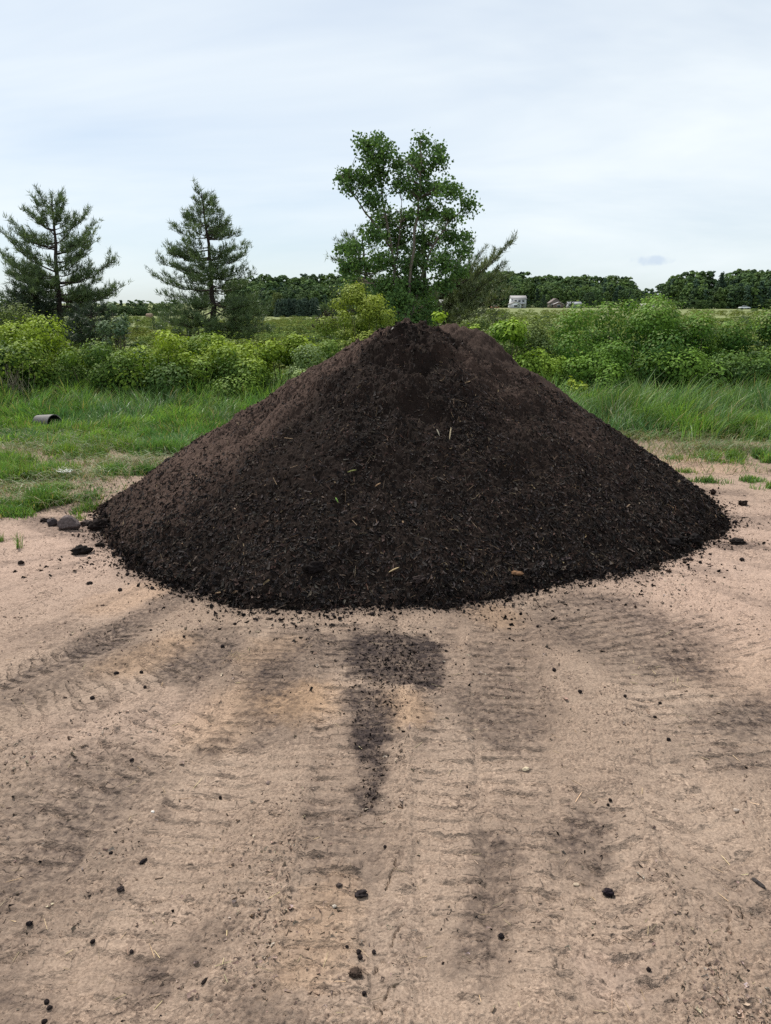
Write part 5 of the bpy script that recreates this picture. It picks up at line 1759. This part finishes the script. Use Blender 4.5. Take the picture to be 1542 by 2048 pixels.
gable_house(hb, 6.6, 7, 2.9, 2.4, (0.17, 0.145, 0.13), (0.20, 0.17, 0.16), 'y', (0, 0, 0))
gable_house(hb, 5.4, 4, 2.2, 1.1, (0.16, 0.12, 0.11), (0.48, 0.45, 0.45), 'y', (0.9, -5.6, 0))
pane(hb, -2.0, 1.6, 1.0, 1.1, -3.5)
pane(hb, 0.9, 1.2, 1.8, 1.3, -7.6)
hg = thing('grey_shed', 'pale grey shed half hidden by the compact green tree', 'shed', place(1148, 450))
gable_house(hg, 7.5, 6, 2.2, 1.2, (0.28, 0.30, 0.32), (0.26, 0.27, 0.29), 'x')
pane(hg, -2.2, 1.3, 1.2, 0.9, -3)
pane(hg, 2.2, 1.3, 1.2, 0.9, -3)
hw = thing('white_building', 'low white farm building seen through the birch trunks', 'building', place(893, 430))
gable_house(hw, 8, 7, 3.0, 1.8, (0.6, 0.6, 0.6), (0.42, 0.42, 0.42), 'x')
pane(hw, -2, 1.7, 1.2, 1.0, -3.5)
pane(hw, 1.5, 1.7, 1.2, 1.0, -3.5)
hc = thing('grey_barn', 'grey barn roof showing behind the tallest flowering shrub', 'barn', place(1296, 320))
gable_house(hc, 6, 5, 0.9, 1.2, (0.30, 0.28, 0.26), (0.33, 0.31, 0.30), 'x')
pane(hc, 0, 1.0, 1.2, 0.8, -3)
for n_, (px, top, w, lab) in enumerate(((176, 594, 1.5, 'left one of the two distant grey silos'), (204, 597, 1.25, 'right one of the two distant grey silos'))):
    X, Y, Z = place(px, 520)
    zt = at(px, top, 520)[2] - Z
    s = thing('silo', lab + ' behind the first pine', 'silo', (X, Y, Z), 0, 'distant grey silos')
    g = Geo()
    g.tube([(0, 0, 0), (0, 0, zt)], [w, w], 16, (0.34, 0.34, 0.36))
    for q in range(6):
        g.tube([(0, 0, zt * (q + .5) / 6 - .08), (0, 0, zt * (q + .5) / 6 + .08)], [w + .05, w + .05], 16, (0.28, 0.28, 0.3))
    g.build('silo_body', M_wall, s)
    g = Geo()
    g.tube([(0, 0, zt), (0, 0, zt + .5 * w), (0, 0, zt + .8 * w)], [w * 1.02, w * .6, 0.05], 16, (0.42, 0.42, 0.44))
    g.build('roof', M_roof, s)

# a round bale on the far field
X, Y, Z = place(297, 150)
bl = thing('hay_bale', 'brown round hay bale on the green field between the left pines', 'hay bale', (X, Y, Z))
g = Geo()
yy = np.array([-.62, -.6, -.5, 0, .5, .6, .62])
g.tube(np.stack([yy, 0 * yy, 0 * yy + .62], 1), [0.02, .52, .6, .62, .6, .52, 0.02], 18, (0.20, 0.14, 0.10))
g.build('bale_roll', M_chip, bl)
g = Geo()
for q in (-.3, 0, .3):
    g.tube([(q - .03, 0, .62), (q + .03, 0, .62)], [.63, .63], 18, (0.30, 0.24, 0.18))
g.build('twine', M_chip, bl)


def car(label, px, y, colr, rz):
    c = thing('parked_car', label, 'car', place(px, y), rz, 'cars parked far off')
    prof = [(-2.1, .35), (-2.15, .75), (-1.9, .9), (-1.0, .98), (1.1, .98), (1.95, .86), (2.15, .6), (2.1, .35)]
    cab = [(-1.1, .96), (-.65, 1.42), (.55, 1.45), (1.2, .96)]

    def prism(pp, w0, w1, colr_, nm, mt):
        g = Geo()
        n = len(pp)
        ws = [w0 if z_ < 1.1 else w1 for _, z_ in pp]
        V = [(x_, -w_, z_) for (x_, z_), w_ in zip(pp, ws)] + [(x_, w_, z_) for (x_, z_), w_ in zip(pp, ws)]
        Qs = [[i_, (i_ + 1) % n, n + (i_ + 1) % n, n + i_] for i_ in range(n)]
        T1 = [[0, i_ + 1, i_] for i_ in range(1, n - 1)]
        T2 = [[n, n + i_, n + i_ + 1] for i_ in range(1, n - 1)]
        g.add(V, Qs, T1 + T2, colr_)
        return g.build(nm, mt, c)
    prism(prof, .86, .86, colr, 'body', M_paint)
    prism(cab, .80, .62, (0.03, 0.035, 0.04), 'cabin_glass', M_glass)
    g = Geo()
    g.box((-.05, 0, 1.475), (1.25, 1.24, .05), 0, colr)
    g.build('roof', M_paint, c)
    for sx in (-1.3, 1.3):
        for sy in (-.8, .8):
            g = Geo()
            g.tube([(sx, sy - .1, .32), (sx, sy - .09, .32), (sx, sy + .09, .32), (sx, sy + .1, .32)], [.05, .32, .32, .05], 14, (0.02, 0.02, 0.02))
            g.build('wheel', M_plastic, c)


car('red car parked left of the white house, far off', 990, 425, (0.35, 0.03, 0.03), 0.2)
car('white car at the foot of the right wood, far off', 1490, 318, (0.65, 0.67, 0.7), -0.1)

# ------------------------------------------------------------------ pipe and litter in the grass
pp = thing('plastic_pipe', 'short grey plastic pipe piece lying in the grass at left', 'pipe', (PIPE[0], PIPE[1], 0.0), R(-28))
g = Geo()
Rr, L_ = 0.125, 0.34
n = 40
prof_x, prof_r = [], []
for q in np.linspace(-L_ / 2, L_ / 2, 44):
    prof_x.append(q)
    prof_r.append(Rr + 0.003 * math.cos(q / 0.035 * 2 * math.pi) - 0.035 * (0.5 - q / L_))
ax = np.array([[q, 0, 0.085] for q in prof_x])
g.tube(ax, np.array(prof_r), n, (0.13, 0.12, 0.118))
g.build('outer_wall', M_plastic, pp, smooth=True)
pp.location.z = -0.05
g = Geo()
g.tube(ax[::-1], np.array(prof_r)[::-1] - 0.010, n, (0.018, 0.017, 0.022))
g.build('inner_wall', M_plastic, pp, smooth=True)
g = Geo()
an = np.arange(n) * 2 * math.pi / n
for ro, ri, xx in ((prof_r[-1], prof_r[-1] - 0.010, L_ / 2), (prof_r[0], prof_r[0] - 0.010, -L_ / 2)):
    g = Geo()
    Vo = np.stack([np.full(n, xx), np.cos(an) * ro, np.sin(an) * ro + 0.085], 1)
    Vi = np.stack([np.full(n, xx), np.cos(an) * ri, np.sin(an) * ri + 0.085], 1)
    jj = np.arange(n)
    g.add(np.concatenate([Vo, Vi]), np.stack([jj, (jj + 1) % n, n + (jj + 1) % n, n + jj], 1), None, (0.16, 0.15, 0.15))
    g.build('rim', M_plastic, pp)

gx, gy = px2g(132, 957)
g = Geo()
n = 15
U, Vv = np.meshgrid(np.linspace(-1, 1, n), np.linspace(-1, 1, n))
zz = 0.022 + 0.03 * fbm(U * 1.6 + 3, Vv * 1.6, 3, 801) + 0.015 * np.abs(perlin(U * 3, Vv * 3, 802))
Xp = U * 0.068 * (1 + 0.25 * perlin(U * 1.5, Vv * 1.5, 803))
Yp = Vv * 0.06 * (1 + 0.25 * perlin(U * 1.5 + 9, Vv * 1.5, 804))
ii = (np.arange(n - 1)[:, None] * n + np.arange(n - 1)[None]).ravel()
Vt = np.stack([Xp, Yp, zz], -1).reshape(-1, 3)
qf = np.stack([ii, ii + 1, ii + n + 1, ii + n], 1)
g.add(Vt, qf, None, (0.55, 0.55, 0.56))
g.add(Vt - [0, 0, 0.002], qf[:, ::-1], None, (0.55, 0.55, 0.56))
o = g.build('paper_scrap', M_paper)
o.location = (gx, gy, float(ground_z(gx, gy)) + 0.045)
tag(o, 'crumpled white paper scrap in the flattened grass left of the pile', 'litter')
print('faces', sum(len(o.data.polygons) for o in COL.objects if o.type == 'MESH'))
